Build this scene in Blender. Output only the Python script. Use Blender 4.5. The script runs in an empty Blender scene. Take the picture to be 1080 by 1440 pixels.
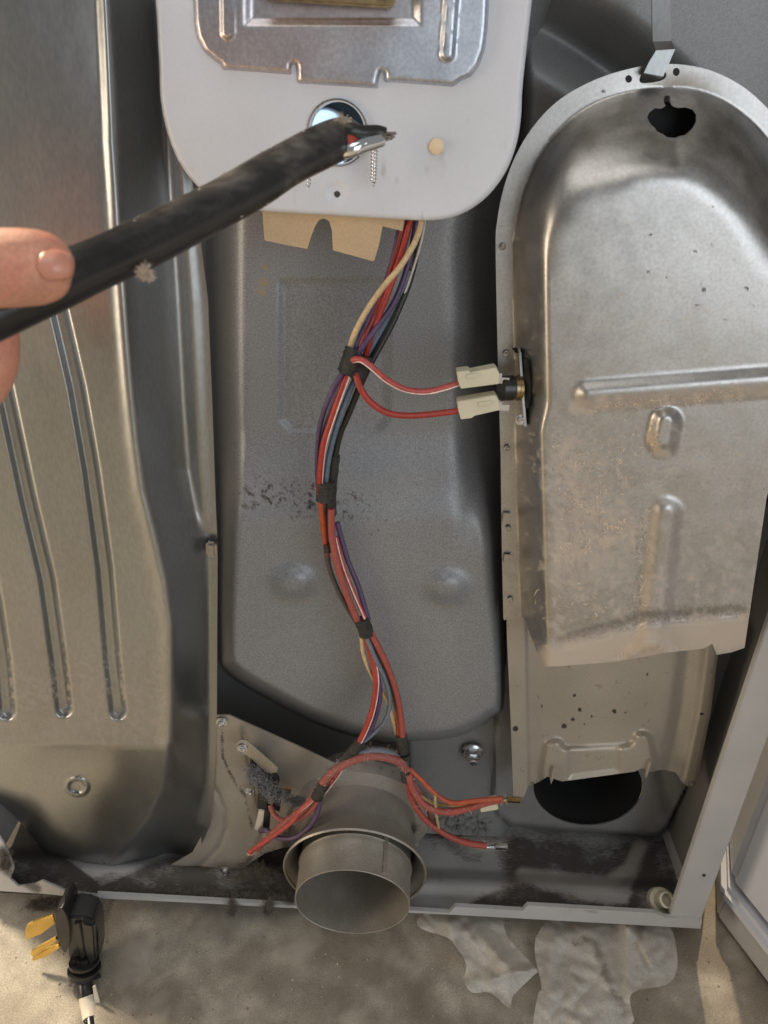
import bpy, bmesh, math, random
import numpy as np
from mathutils import Vector, Matrix
random.seed(7); rng = np.random.default_rng(7)
S = bpy.context.scene
COL = S.collection
# ------------------------------------------------------------------ camera
F = 1080.0                                   # focal length in photograph pixels (1080 x 1440)
PIT, ROL = math.radians(27.4), math.radians(2.9)
CAM = np.array([0, -.47, .67])
fw = np.array([0, math.cos(PIT), -math.sin(PIT)])
up0 = np.array([0, math.sin(PIT), math.cos(PIT)]); rt0 = np.array([1., 0, 0])
RT = rt0*math.cos(ROL)+up0*math.sin(ROL); UP = up0*math.cos(ROL)-rt0*math.sin(ROL)
cam = bpy.data.cameras.new('camera'); co = bpy.data.objects.new('camera', cam); COL.objects.link(co)
co.matrix_world = Matrix(((RT[0], UP[0], -fw[0], CAM[0]), (RT[1], UP[1], -fw[1], CAM[1]), (RT[2], UP[2], -fw[2], CAM[2]), (0, 0, 0, 1)))
cam.sensor_fit = 'VERTICAL'; cam.sensor_height = 36; cam.sensor_width = 27; cam.lens = 36*F/1440
cam.clip_start = .01; cam.clip_end = 100
cam.dof.use_dof = True; cam.dof.focus_distance = .56; cam.dof.aperture_fstop = 15
S.camera = co
# ------------------------------------------------------------------ light of the room
w = bpy.data.worlds.new('World'); S.world = w; w.use_nodes = True
bg = w.node_tree.nodes['Background']; bg.inputs[0].default_value = (1, .98, .95, 1); bg.inputs[1].default_value = .235

def area(name, loc, target, sx, sy, power, col):
    l = bpy.data.lights.new(name, 'AREA'); l.shape = 'RECTANGLE'; l.size = sx; l.size_y = sy; l.energy = power; l.color = col
    o = bpy.data.objects.new(name, l); COL.objects.link(o); o.location = loc
    o.rotation_euler = (Vector(target)-Vector(loc)).to_track_quat('-Z', 'Y').to_euler()
    return o
area('open_door_light', (1.55, -2.35, 1.05), (0, 0, .45), 2.0, 2.0, 31, (.86, .93, 1))
area('overhead_light', (-.25, -.75, 2.3), (0, -.1, .3), 1.2, 1.2, 7, (1, .97, .92))
area('ceiling_light', (-1.75, .75, 2.3), (-.3, -.2, 0), .34, .34, 115, (1, .84, .62))
area('back_room_light', (.60, 1.7, 2.4), (.32, -.04, 0), .08, .08, 50, (1, .80, .56))
area('side_lamp', (-1.75, -.6, .42), (.1, 0, .35), .45, .85, 12, (1, .82, .62))
S.view_settings.view_transform = 'Standard'; S.view_settings.look = 'None'; S.view_settings.exposure = 0; S.view_settings.gamma = 1
S.cycles.max_bounces = 7; S.cycles.blur_glossy = .6; S.cycles.sample_clamp_indirect = 3; S.cycles.use_denoising = True

# ------------------------------------------------------------------ measuring helpers: photograph pixel + depth -> metres
def ray(px, py):
    px = np.asarray(px, float)[..., None]; py = np.asarray(py, float)[..., None]
    return fw+RT*(px-540)/F+UP*(720-py)/F
def at(px, py, Y):                            # point on the upright plane y = Y
    d = ray(px, py); return CAM+d*((np.asarray(Y, float)-CAM[1])/d[..., 1])[..., None]
def atz(px, py, Z):                           # point on the level plane z = Z
    d = ray(px, py); return CAM+d*((np.asarray(Z, float)-CAM[2])/d[..., 2])[..., None]
def atd(px, py, D):                           # point at distance D along the view axis
    return CAM+ray(px, py)*np.asarray(D, float)[..., None]
def V(a): return Vector([float(k) for k in a])
def sstep(x, a=0., b=1.):
    t = np.clip((np.asarray(x, float)-a)/(b-a), 0, 1); return t*t*(3-2*t)
def poly_near(P, pts, closed=True):           # distance to a polyline and the nearest point on it
    best = np.full(len(P), 1e9); near = np.zeros_like(P)
    n = len(pts)
    for i in range(n if closed else n-1):
        a = pts[i]; b = pts[(i+1) % n]; ab = b-a
        t = np.clip(((P-a)@ab)/max(ab@ab, 1e-12), 0, 1); q = a+t[:, None]*ab
        d = np.hypot(*(P-q).T); m = d < best
        best[m] = d[m]; near[m] = q[m]
    return best, near
def inside(P, pts):
    r = np.zeros(len(P), bool); x, y = P.T; n = len(pts)
    for i in range(n):
        (x1, y1), (x2, y2) = pts[i], pts[(i+1) % n]
        c = ((y1 > y) != (y2 > y))
        with np.errstate(divide='ignore', invalid='ignore'):
            r ^= c & (x < (x2-x1)*(y-y1)/(y2-y1)+x1)
    return r
def sd(px, py, pts):                          # signed distance, positive inside
    sh = np.shape(px); P = np.stack([np.ravel(px), np.ravel(py)], 1).astype(float); pts = np.array(pts, float)
    d, _ = poly_near(P, pts); return np.where(inside(P, pts), d, -d).reshape(sh)
def cap(px, py, *pts):                        # distance to an open polyline
    sh = np.shape(px); P = np.stack([np.ravel(px), np.ravel(py)], 1).astype(float)
    d, _ = poly_near(P, np.array(pts, float), False); return d.reshape(sh)
def lin(v, *pairs):
    a = np.array(pairs, float); return np.interp(v, a[:, 0], a[:, 1])
def smooth_poly(pts, n=6, closed=True):       # Catmull-Rom through the points
    P = np.array(pts, float); m = len(P); out = []
    rngi = range(m) if closed else range(m-1)
    for i in rngi:
        if closed: p0, p1, p2, p3 = P[i-1], P[i], P[(i+1) % m], P[(i+2) % m]
        else: p0, p1, p2, p3 = P[max(i-1, 0)], P[i], P[i+1], P[min(i+2, m-1)]
        for k in range(n):
            t = k/n
            out.append(.5*((2*p1)+(-p0+p2)*t+(2*p0-5*p1+4*p2-p3)*t*t+(-p0+3*p1-3*p2+p3)*t**3))
    if not closed: out.append(P[-1])
    return np.array(out)
def ell(cx, cy, rx, ry, n=28, rot=0):
    a = np.linspace(0, 2*math.pi, n, endpoint=False); c, s = math.cos(rot), math.sin(rot)
    x = rx*np.cos(a); y = ry*np.sin(a); return np.stack([cx+x*c-y*s, cy+x*s+y*c], 1)
_r = np.random.default_rng(3)
_tab = _r.random((64, 64))
def vnoise(x, y):                             # tiny value noise for relief and stain outlines
    x = np.asarray(x, float); y = np.asarray(y, float)
    xi = np.floor(x).astype(int); yi = np.floor(y).astype(int); fx = sstep(x-xi); fy = sstep(y-yi)
    g = lambda a, b: _tab[a % 64, b % 64]
    return (g(xi, yi)*(1-fx)+g(xi+1, yi)*fx)*(1-fy)+(g(xi, yi+1)*(1-fx)+g(xi+1, yi+1)*fx)*fy
def fbm(x, y): return .5*vnoise(x, y)+.3*vnoise(2.1*x+7, 2.1*y+3)+.2*vnoise(4.3*x+1, 4.3*y+9)

# ------------------------------------------------------------------ materials
def mat(name, base, metal=0., rough=.5, var=.15, vscale=14, speck=0., sscale=900, bump=.0, bscale=700, stretch=(1, 1, 1),
        dirt=(.035, .03, .027), dust=(.33, .26, .19), rust=(.10, .045, .02), rvar=.12, trans=0., alpha=1., sss=0., coat=0., ior=1.5, tint=None, tscale=5, spec=.5, dw=.34, cscale=150, fscale=900, relief=.5):
    m = bpy.data.materials.new(name); m.use_nodes = True; N = m.node_tree.nodes; L = m.node_tree.links
    b = N['Principled BSDF']; tc = N.new('ShaderNodeTexCoord'); mp = N.new('ShaderNodeMapping'); mp.inputs['Scale'].default_value = stretch
    L.new(tc.outputs['Object'], mp.inputs[0])
    def noise(sc, det=4, src=mp):
        n = N.new('ShaderNodeTexNoise'); n.inputs['Scale'].default_value = sc; n.inputs['Detail'].default_value = det; L.new(src.outputs[0], n.inputs[0]); return n.outputs[0]
    def math_(op, a, c, clamp=False):
        n = N.new('ShaderNodeMath'); n.operation = op; n.use_clamp = clamp
        for i, q in enumerate((a, c)):
            if isinstance(q, (int, float)): n.inputs[i].default_value = q
            else: L.new(q, n.inputs[i])
        return n.outputs[0]
    def mix(fac, a, c):
        n = N.new('ShaderNodeMix'); n.data_type = 'RGBA'
        for i, q in ((0, fac), (6, a), (7, c)):
            if isinstance(q, (int, float)): n.inputs[i].default_value = q
            elif isinstance(q, tuple): n.inputs[i].default_value = q+(1,)
            else: L.new(q, n.inputs[i])
        return n.outputs[2]
    n1 = noise(vscale, 5)
    lo = tuple(max(c*(1-var), 0) for c in base); hi = tuple(min(c*(1+var), 1) for c in base)
    mr = N.new('ShaderNodeMapRange'); mr.inputs[1].default_value = .32; mr.inputs[2].default_value = .68; L.new(n1, mr.inputs[0])
    colr = mix(mr.outputs[0], lo, hi)
    if tint:
        mt = N.new('ShaderNodeMapRange'); mt.inputs[1].default_value = .45; mt.inputs[2].default_value = .65; L.new(noise(tscale, 3), mt.inputs[0])
        colr = mix(math_('MULTIPLY', mt.outputs[0], .8), colr, tint)
    if speck:
        s = noise(sscale, 2); ms = N.new('ShaderNodeMapRange'); ms.inputs[1].default_value = .35; ms.inputs[2].default_value = .65
        ms.inputs[3].default_value = 1-speck; ms.inputs[4].default_value = 1+speck; L.new(s, ms.inputs[0])
        vm = N.new('ShaderNodeVectorMath'); vm.operation = 'SCALE'; L.new(colr, vm.inputs[0]); L.new(ms.outputs[0], vm.inputs[3]); colr = vm.outputs[0]
    rgh = math_('ADD', math_('MULTIPLY', math_('SUBTRACT', n1, .5), rvar*2), rough)
    met = metal
    clump = noise(cscale, 6, tc); fine = noise(fscale, 3, tc)
    tot = None
    for an, cc, nz in (('rust', rust, clump), ('dirt', dirt, clump), ('dust', dust, fine)):
        a = N.new('ShaderNodeAttribute'); a.attribute_name = an
        fac = math_('ADD', math_('DIVIDE', math_('SUBTRACT', math_('ADD', nz, a.outputs['Fac']), 1.02), dw), .5, True)
        fac = math_('MULTIPLY', fac, math_('MINIMUM', math_('MULTIPLY', a.outputs['Fac'], 8), .96), True)
        cv = mix(fine, tuple(k*.7 for k in cc), tuple(min(k*1.3, 1) for k in cc))
        colr = mix(fac, colr, cv)
        rgh = math_('ADD', math_('MULTIPLY', rgh, math_('SUBTRACT', 1., fac)), math_('MULTIPLY', fac, .85))
        tot = fac if tot is None else math_('MAXIMUM', tot, fac)
    if metal:
        L.new(math_('MULTIPLY', math_('SUBTRACT', 1., tot), metal), b.inputs['Metallic'])
    L.new(colr, b.inputs['Base Color']); L.new(rgh, b.inputs['Roughness'])
    b.inputs['IOR'].default_value = ior; b.inputs['Specular IOR Level'].default_value = spec
    if sss:
        b.inputs['Subsurface Weight'].default_value = sss; b.inputs['Subsurface Radius'].default_value = (1, .35, .2); b.inputs['Subsurface Scale'].default_value = .004
    if coat: b.inputs['Coat Weight'].default_value = coat; b.inputs['Coat Roughness'].default_value = .15
    if trans: b.inputs['Transmission Weight'].default_value = trans
    if alpha < 1: b.inputs['Alpha'].default_value = alpha
    if bump:
        bn = noise(bscale, 4, tc); mixb = math_('ADD', math_('MULTIPLY', bn, 1.), math_('MULTIPLY', tot, relief))
        bp = N.new('ShaderNodeBump'); bp.inputs['Strength'].default_value = bump; bp.inputs['Distance'].default_value = .0006
        L.new(mixb, bp.inputs['Height']); L.new(bp.outputs[0], b.inputs['Normal'])
    return m
MT = dict(
    galv=mat('galvanised_steel', (.47, .46, .445), 1, .37, .13, 70, .07, 500, 0.07, 900, dust=(.50, .42, .34), dw=.62, fscale=700, tint=(.41, .395, .375)),
    galv_dull=mat('dulled_galvanised_steel', (.345, .355, .355), .95, .34, .07, 20, .06, 600, .05, 900, stretch=(1, 1, .35)),
    galv_blue=mat('zinc_plate', (.52, .55, .61), 1, .34, .14, 35, .10, 500, .12, 600, tint=(.57, .50, .50), tscale=11),  # blue base and pink patches carry reflections of sky and surroundings
    zinc=mat('zinc_plating', (.62, .63, .64), 1, .28, .12, 60, .05),
    blueclamp=mat('sky_tint_clamp', (.34, .46, .58), 1, .12, .1, 60),  # blue base paints the sky reflected in the chrome clamp
    chrome=mat('bright_chrome', (.80, .82, .85), 1, .08, .04, 60),
    pan=mat('grey_enamel', (.36, .355, .345), .1, .42, .10, 14, .10, 1200, .06, 1500, dirt=(.062, .053, .046), dust=(.45, .42, .38), cscale=160, dw=.5),
    bulk=mat('speckled_grey_paint', (.268, .275, .288), .30, .42, .06, 8, .20, 900, .12, 1000),
    bulk2=mat('smooth_grey_paint', (.25, .25, .25), .2, .45, .08, 8, .12, 1100, .08, 1000),
    plate=mat('floor_tint_zinc', (.45, .41, .35), .5, .42, .08, 18, .06, 700, .05, 900),  # tan base carries the warm reflection of the floor
    white=mat('white_enamel', (.645, .66, .71), 0, .33, .03, 20, .015, 600),
    whited=mat('dusty_white_enamel', (.47, .465, .455), 0, .42, .06, 20, .04, 900),
    sidein=mat('grey_primer', (.17, .165, .155), .1, .5, .08, 10, .08, 1500),
    card=mat('brown_fibre_paper', (.56, .42, .27), 0, .75, .06, 60, .06, 700, .05, 900),
    rubber=mat('black_rubber', (.016, .015, .014), 0, .20, .3, 60, .2, 500, .10, 500, dust=(.27, .235, .20), spec=.6, dw=.50, fscale=1300),
    plastic=mat('black_plastic', (.020, .020, .019), 0, .30, .2, 60, .1, 700, .05, 800),
    tape=mat('black_cloth_tape', (.030, .028, .024), 0, .62, .4, 200, .3, 600, .5, 500),
    brass=mat('brass_blade', (.86, .60, .18), 1, .14, .12, 60),
    bronze=mat('dull_brass', (.42, .31, .17), 1, .32, .2, 200),
    cream=mat('cream_nylon', (.62, .58, .44), 0, .4, .06, 60, sss=.1),
    peach=mat('peach_plastic', (.80, .62, .42), 0, .45, .04, 60),
    skin=mat('skin', (.66, .31, .205), 0, .36, .18, 70, .10, 900, .5, 450, sss=.25, tint=(.62, .24, .16), tscale=60),
    nail=mat('finger_nail', (.63, .27, .19), 0, .30, .08, 200, sss=.15, coat=.12),
    concrete=mat('stained_concrete', (.40, .36, .292), 0, .7, .24, 45, .22, 900, .35, 700, dirt=(.14, .115, .085), dust=(.56, .51, .43), tint=(.31, .265, .20), tscale=16, dw=.7, cscale=90, fscale=140, relief=0),
    tissue=mat('thin_dusty_fabric', (.76, .73, .67), 0, .8, .05, 40, .14, 900, .12, 900, dirt=(.14, .11, .085), alpha=.52, dw=.7),
    lint=mat('grey_lint', (.16, .135, .11), 0, .9, .35, 200),
    grit=mat('floor_grit', (.34, .29, .22), 0, .9, .6, 300),
    lintg=mat('blue_grey_lint', (.21, .21, .215), 0, .9, .35, 200),
    dust=mat('tan_lint', (.66, .54, .43), 0, .9, .3, 200),
    label=mat('paper_label', (.62, .56, .46), 0, .55, .06, 60),
    duct=mat('dusty_pipe_steel', (.37, .345, .30), .6, .45, .10, 40, .10, 700, .06, 900, dust=(.27, .23, .215), dirt=(.10, .085, .075)),
    dark=mat('void_shade_black', (.02, .02, .02), 0, .8),  # black standing for the shade inside holes and slots
)
WC = dict(red=(.36, .036, .024), darkred=(.20, .02, .02), orange=(.42, .075, .026), violet=(.085, .050, .115), blue=(.12, .17, .23),
          black=(.018, .017, .016), cream=(.58, .43, .24), white=(.62, .55, .50), pink=(.44, .075, .065), tan=(.42, .30, .15), stripe=(.80, .62, .56), copper=(.35, .30, .26))
for k, c in WC.items(): MT['w_'+k] = mat(k+'_insulation', c, 0, .42, .18, 250, .10, 900, .12, 700, dust=(.22, .165, .14), dw=.5, fscale=1500)
MT['w_copper'] = mat('frayed_strands', (.40, .36, .32), 1, .4)

# ------------------------------------------------------------------ object helpers
def link(o, parent=None):
    COL.objects.link(o)
    if parent is not None:
        o.parent = parent; o.matrix_parent_inverse = parent.matrix_world.inverted() if parent.type != 'EMPTY' else Matrix.Translation(-Vector(parent.location))
    return o
def thing(name, label, category, loc, group=None):
    o = bpy.data.objects.new(name, None); o.location = V(loc); o.empty_display_size = .02; COL.objects.link(o)
    o['label'] = label; o['category'] = category
    if group: o['group'] = group
    return o
def tag(o, label=None, category=None, kind=None, group=None):
    if label: o['label'] = label
    if category: o['category'] = category
    if kind: o['kind'] = kind
    if group: o['group'] = group
    return o
def mesh(name, verts, faces, m, parent=None, smooth=True, ang=40, attrs=None):
    me = bpy.data.meshes.new(name); me.from_pydata([tuple(map(float, v)) for v in verts], [], [tuple(map(int, f)) for f in faces])
    if smooth:
        me.shade_smooth(); me.set_sharp_from_angle(angle=math.radians(ang))
    if m is not None: me.materials.append(MT[m] if isinstance(m, str) else m)
    for k, a in (attrs or {}).items():
        at_ = me.attributes.new(k, 'FLOAT', 'POINT'); at_.data.foreach_set('value', np.asarray(a, np.float32))
    return link(bpy.data.objects.new(name, me), parent)
def share(name, src, loc, parent=None, rot=None, scale=1.):
    o = bpy.data.objects.new(name, src.data); link(o, parent)
    o.matrix_basis = Matrix.Translation(V(loc)) @ (rot.to_4x4() if rot is not None else Matrix()) @ Matrix.Scale(scale, 4)
    return o
def sheet(name, m, outline, yfun, step=4., holes=(), thick=.0012, parent=None, attrs=None, ang=50, back=None):
    """A pressed sheet: the outline (photo pixels) filled with a fine grid, every point set at its own depth yfun, with a rim of real thickness."""
    out = np.array(outline, float); x0, y0 = out.min(0); x1, y1 = out.max(0)
    nx = int((x1-x0)/step)+3; ny = int((y1-y0)/step)+3
    gx, gy = np.meshgrid(x0-step+np.arange(nx)*step, y0-step+np.arange(ny)*step); P = np.stack([gx.ravel(), gy.ravel()], 1)
    loops = [out]+[np.array(h, float) for h in holes]
    s = np.full(len(P), 1e9); near = np.zeros_like(P); dist = np.full(len(P), 1e9)
    for i, lp in enumerate(loops):
        d, q = poly_near(P, lp); ins = inside(P, lp); sg = np.where(ins, d, -d)*(1 if i == 0 else -1)
        s = np.minimum(s, sg); k = d < dist; dist[k] = d[k]; near[k] = q[k]
    idx = np.arange(nx*ny).reshape(ny, nx)
    quads = np.stack([idx[:-1, :-1], idx[1:, :-1], idx[1:, 1:], idx[:-1, 1:]], -1).reshape(-1, 4)
    ctr = P[quads].mean(1); cs = np.full(len(ctr), 1e9)
    for i, lp in enumerate(loops):
        d, _ = poly_near(ctr, lp); cs = np.minimum(cs, np.where(inside(ctr, lp), d, -d)*(1 if i == 0 else -1))
    quads = quads[cs > 0]
    e = np.concatenate([quads[:, [0, 1]], quads[:, [1, 2]], quads[:, [2, 3]], quads[:, [3, 0]]])
    key = {}
    for a, b in e:
        k = (min(a, b), max(a, b)); key.setdefault(k, []).append((a, b))
    bnd = [v[0] for v in key.values() if len(v) == 1]
    bv = np.unique(np.array(bnd).ravel()); P2 = P.copy(); P2[bv] = near[bv]
    used = np.unique(quads); remap = -np.ones(len(P), int); remap[used] = np.arange(len(used))
    Q = P2[used]; Y = yfun(Q[:, 0], Q[:, 1])
    W = at(Q[:, 0], Q[:, 1], Y); faces = remap[quads].tolist()
    n = len(W); bl = remap[bv]; dup = -np.ones(n, int); dup[bl] = n+np.arange(len(bl))
    Wb = W[bl].copy(); Wb[:, 1] += thick if back is None else np.maximum(back-Wb[:, 1], thick)
    for a, b in bnd:
        a, b = remap[a], remap[b]; faces.append((b, a, dup[a], dup[b]))
    av = {k: np.concatenate([np.clip(f(Q[:, 0], Q[:, 1]), 0, 1)]+[np.clip(f(Q[:, 0], Q[:, 1]), 0, 1)[bl]]) for k, f in (attrs or {}).items()}
    return mesh(name, np.concatenate([W, Wb]), faces, m, parent, ang=ang, attrs=av)
def frames(P):
    P = np.array(P, float); T = np.gradient(P, axis=0); T /= np.linalg.norm(T, axis=1)[:, None]+1e-12
    ref = np.array([0, -1., .2]); out = []
    n = ref-T[0]*(ref@T[0]); n /= np.linalg.norm(n)
    for t in T:
        n = n-t*(n@t); n /= np.linalg.norm(n)+1e-12; out.append((n, np.cross(t, n)))
    return P, T, out
def tube_geo(P, r, ns=8, cap_ends=True, flat=1.):
    P, T, fr = frames(P); r = np.broadcast_to(np.asarray(r, float), (len(P),)); vs, fs = [], []
    for p, (n, b), rr in zip(P, fr, r):
        for k in range(ns):
            a = 2*math.pi*k/ns; vs.append(p+rr*(n*math.cos(a)*flat+b*math.sin(a)))
    for i in range(len(P)-1):
        for k in range(ns): fs.append((i*ns+k, i*ns+(k+1) % ns, (i+1)*ns+(k+1) % ns, (i+1)*ns+k))
    if cap_ends: fs += [tuple(range(ns))[::-1], tuple((len(P)-1)*ns+k for k in range(ns))]
    return vs, fs
def tube(name, P, r, m, parent=None, ns=8, flat=1., attrs=None, ang=60):
    v, f = tube_geo(P, r, ns, True, flat); return mesh(name, v, f, m, parent, ang=ang, attrs=attrs)
def path(pts, n=6):                            # (px, py, Y) knots -> smooth line in metres
    W = np.array([at(a, b, c) for a, b, c in pts]); return smooth_poly(W, n, False)
def lathe(name, prof, axis, origin, m, parent=None, ns=24, ang=35, attrs=None, wob=0., caps=True):
    """prof = list of (distance along axis, radius)."""
    ax = np.array(axis, float); ax /= np.linalg.norm(ax); a = np.cross(ax, [0, 0, 1.]) if abs(ax[2]) < .9 else np.cross(ax, [1., 0, 0]); a /= np.linalg.norm(a); b = np.cross(ax, a)
    vs, fs = [], []
    for h, r in prof:
        for k in range(ns):
            t = 2*math.pi*k/ns; rr = r*(1+wob*math.sin(3*t+1)); vs.append(np.array(origin)+ax*h+rr*(a*math.cos(t)+b*math.sin(t)))
    for i in range(len(prof)-1):
        for k in range(ns): fs.append((i*ns+k, i*ns+(k+1) % ns, (i+1)*ns+(k+1) % ns, (i+1)*ns+k))
    if caps and prof[0][1] > 1e-6 and wob == 0 and prof[0][1] < .02: fs.append(tuple(range(ns))[::-1])
    if caps and prof[-1][1] < .02: fs.append(tuple((len(prof)-1)*ns+k for k in range(ns)))
    return mesh(name, vs, fs, m, parent, ang=ang, attrs={k: f(np.array(vs)) for k, f in (attrs or {}).items()})
def extrude(name, pts3, vec, m, parent=None, bevel=.0008, ang=35):
    """A closed outline in space pushed along vec, edges bevelled."""
    bm = bmesh.new(); a = [bm.verts.new(V(p)) for p in pts3]; b = [bm.verts.new(V(np.array(p)+np.array(vec))) for p in pts3]; n = len(a)
    bm.faces.new(a); bm.faces.new(b[::-1])
    for i in range(n): bm.faces.new((a[(i+1) % n], a[i], b[i], b[(i+1) % n]))
    bmesh.ops.recalc_face_normals(bm, faces=bm.faces)
    if bevel: bmesh.ops.bevel(bm, geom=list(bm.edges), offset=bevel, segments=2, affect='EDGES', clamp_overlap=True)
    me = bpy.data.meshes.new(name); bm.to_mesh(me); bm.free(); me.shade_smooth(); me.set_sharp_from_angle(angle=math.radians(ang)); me.materials.append(MT[m])
    return link(bpy.data.objects.new(name, me), parent)
def box(name, lo, hi, m, parent=None, bevel=.0008, rot=None):
    x0, y0, z0 = lo; x1, y1, z1 = hi
    return extrude(name, [(x0, y0, z0), (x1, y0, z0), (x1, y0, z1), (x0, y0, z1)], (0, y1-y0, 0), m, parent, bevel)
def fuzz(name, centres, n, length, m, parent=None, width=.00022, flat=1., seed=1):
    """Lint: many thin curled strands round a line of centres (x, y, z, radius)."""
    g = np.random.default_rng(seed); vs, fs = [], []; c = np.array(centres, float)
    for _ in range(n):
        i = g.integers(len(c)); j = min(i+1, len(c)-1); t = g.random(); q = c[i]*(1-t)+c[j]*t
        d = g.normal(size=3); d /= np.linalg.norm(d); d[2] *= flat
        p = q[:3]+d*q[3]*g.random()**.45
        v = g.normal(size=3); v /= np.linalg.norm(v); k = len(vs); L = length*(.4+g.random())
        for s in range(4):
            o = g.normal(size=3); o /= np.linalg.norm(o); vs += [p+o*width, p-o*width]
            v = v+g.normal(size=3)*.55; v /= np.linalg.norm(v); p = p+v*L/3
        for s in range(3): fs.append((k+2*s, k+2*s+1, k+2*s+3, k+2*s+2))
    return mesh(name, vs, fs, m, parent, smooth=False)
# ================================================================== THE SETTING
FZ = -.022                                     # floor height
def floor_():
    nx = 200; xs = np.concatenate([[-4, -2.5, -1.4], np.linspace(-.62, .62, nx), [1.4, 2.5, 4]]); ys = np.concatenate([[-4, -2.5, -1.2, -.6], np.linspace(-.34, .3, 110), [.8, 1.5, 3]])
    gx, gy = np.meshgrid(xs, ys); z = FZ+0*gx
    near = (np.abs(gx) < .6) & (gy > -.4) & (gy < .3)
    joint = np.exp(-((gx-(-.245-.12*gy))/.0028)**2)
    z = np.where(near, z-.0025*joint, FZ)
    n = len(xs); idx = np.arange(gx.size).reshape(gx.shape); q = np.stack([idx[:-1, :-1], idx[:-1, 1:], idx[1:, 1:], idx[1:, :-1]], -1).reshape(-1, 4)
    dirt = np.where(near, .50*sstep(gx, -.25, -.20)*sstep(fbm(gx*22+4, gy*22), .25, .70), 0)+.55*joint*near
    dust = .34*sstep(fbm(gx*34, gy*34+5), .40, .75)*near
    o = mesh('floor', np.stack([gx.ravel(), gy.ravel(), z.ravel()], 1), q, 'concrete', attrs={'dirt': dirt.ravel(), 'dust': dust.ravel()})
    tag(o, kind='structure')
floor_()

# ================================================================== THE DRYER
dryer = thing('clothes_dryer', 'grey and white clothes dryer with its back opened, ducts and drum housing bare', 'dryer', (0, 0, FZ))
XR, XL = .316, -.365
# cabinet: right side sheet, flange, left sheet, top, front
def cab():
    t = .0012
    # side sheet with folded back flange (one bent profile pushed up)
    prof = [(XR-.030, .0), (XR, .0), (XR, .72), (XR-.004, .72), (XR-.004, .006), (XR-.030, .006)]
    pts = [(x, y, .004) for x, y in prof]
    extrude('side_panel', pts, (0, 0, .92), 'whited', dryer, .0007)
    prof = [(-x+XR+XL, y) for x, y in prof]
    extrude('side_panel', [(x, y, .004) for x, y in prof], (0, 0, .92), 'whited', dryer, .0007)
    box('top_panel', (XL+.002, .002, .926), (XR-.002, .72, .945), 'white', dryer)
    box('front_panel', (XL+.006, .722, .0), (XR-.006, .735, .925), 'white', dryer)
    # inner lining of the side sheet, grey primer
    box('side_lining', (XR-.0075, .0075, .03), (XR-.0048, .70, .92), 'sidein', dryer, .0003)
    # feet
    for x in (XL+.06, XR-.06):
        for y in (.10, .66): lathe('levelling_foot', [(0, .018), (.006, .02), (.010, .012), (.016, .008)], (0, 0, 1), (x, y, FZ+.0006), 'plastic', dryer, 16)
cab()
flange_screw = lathe('screw_hole', [(0, .0016), (.0004, .0015)], (0, -1, 0), at(990, 1231, -.0006), 'dark', dryer, 12)

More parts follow.
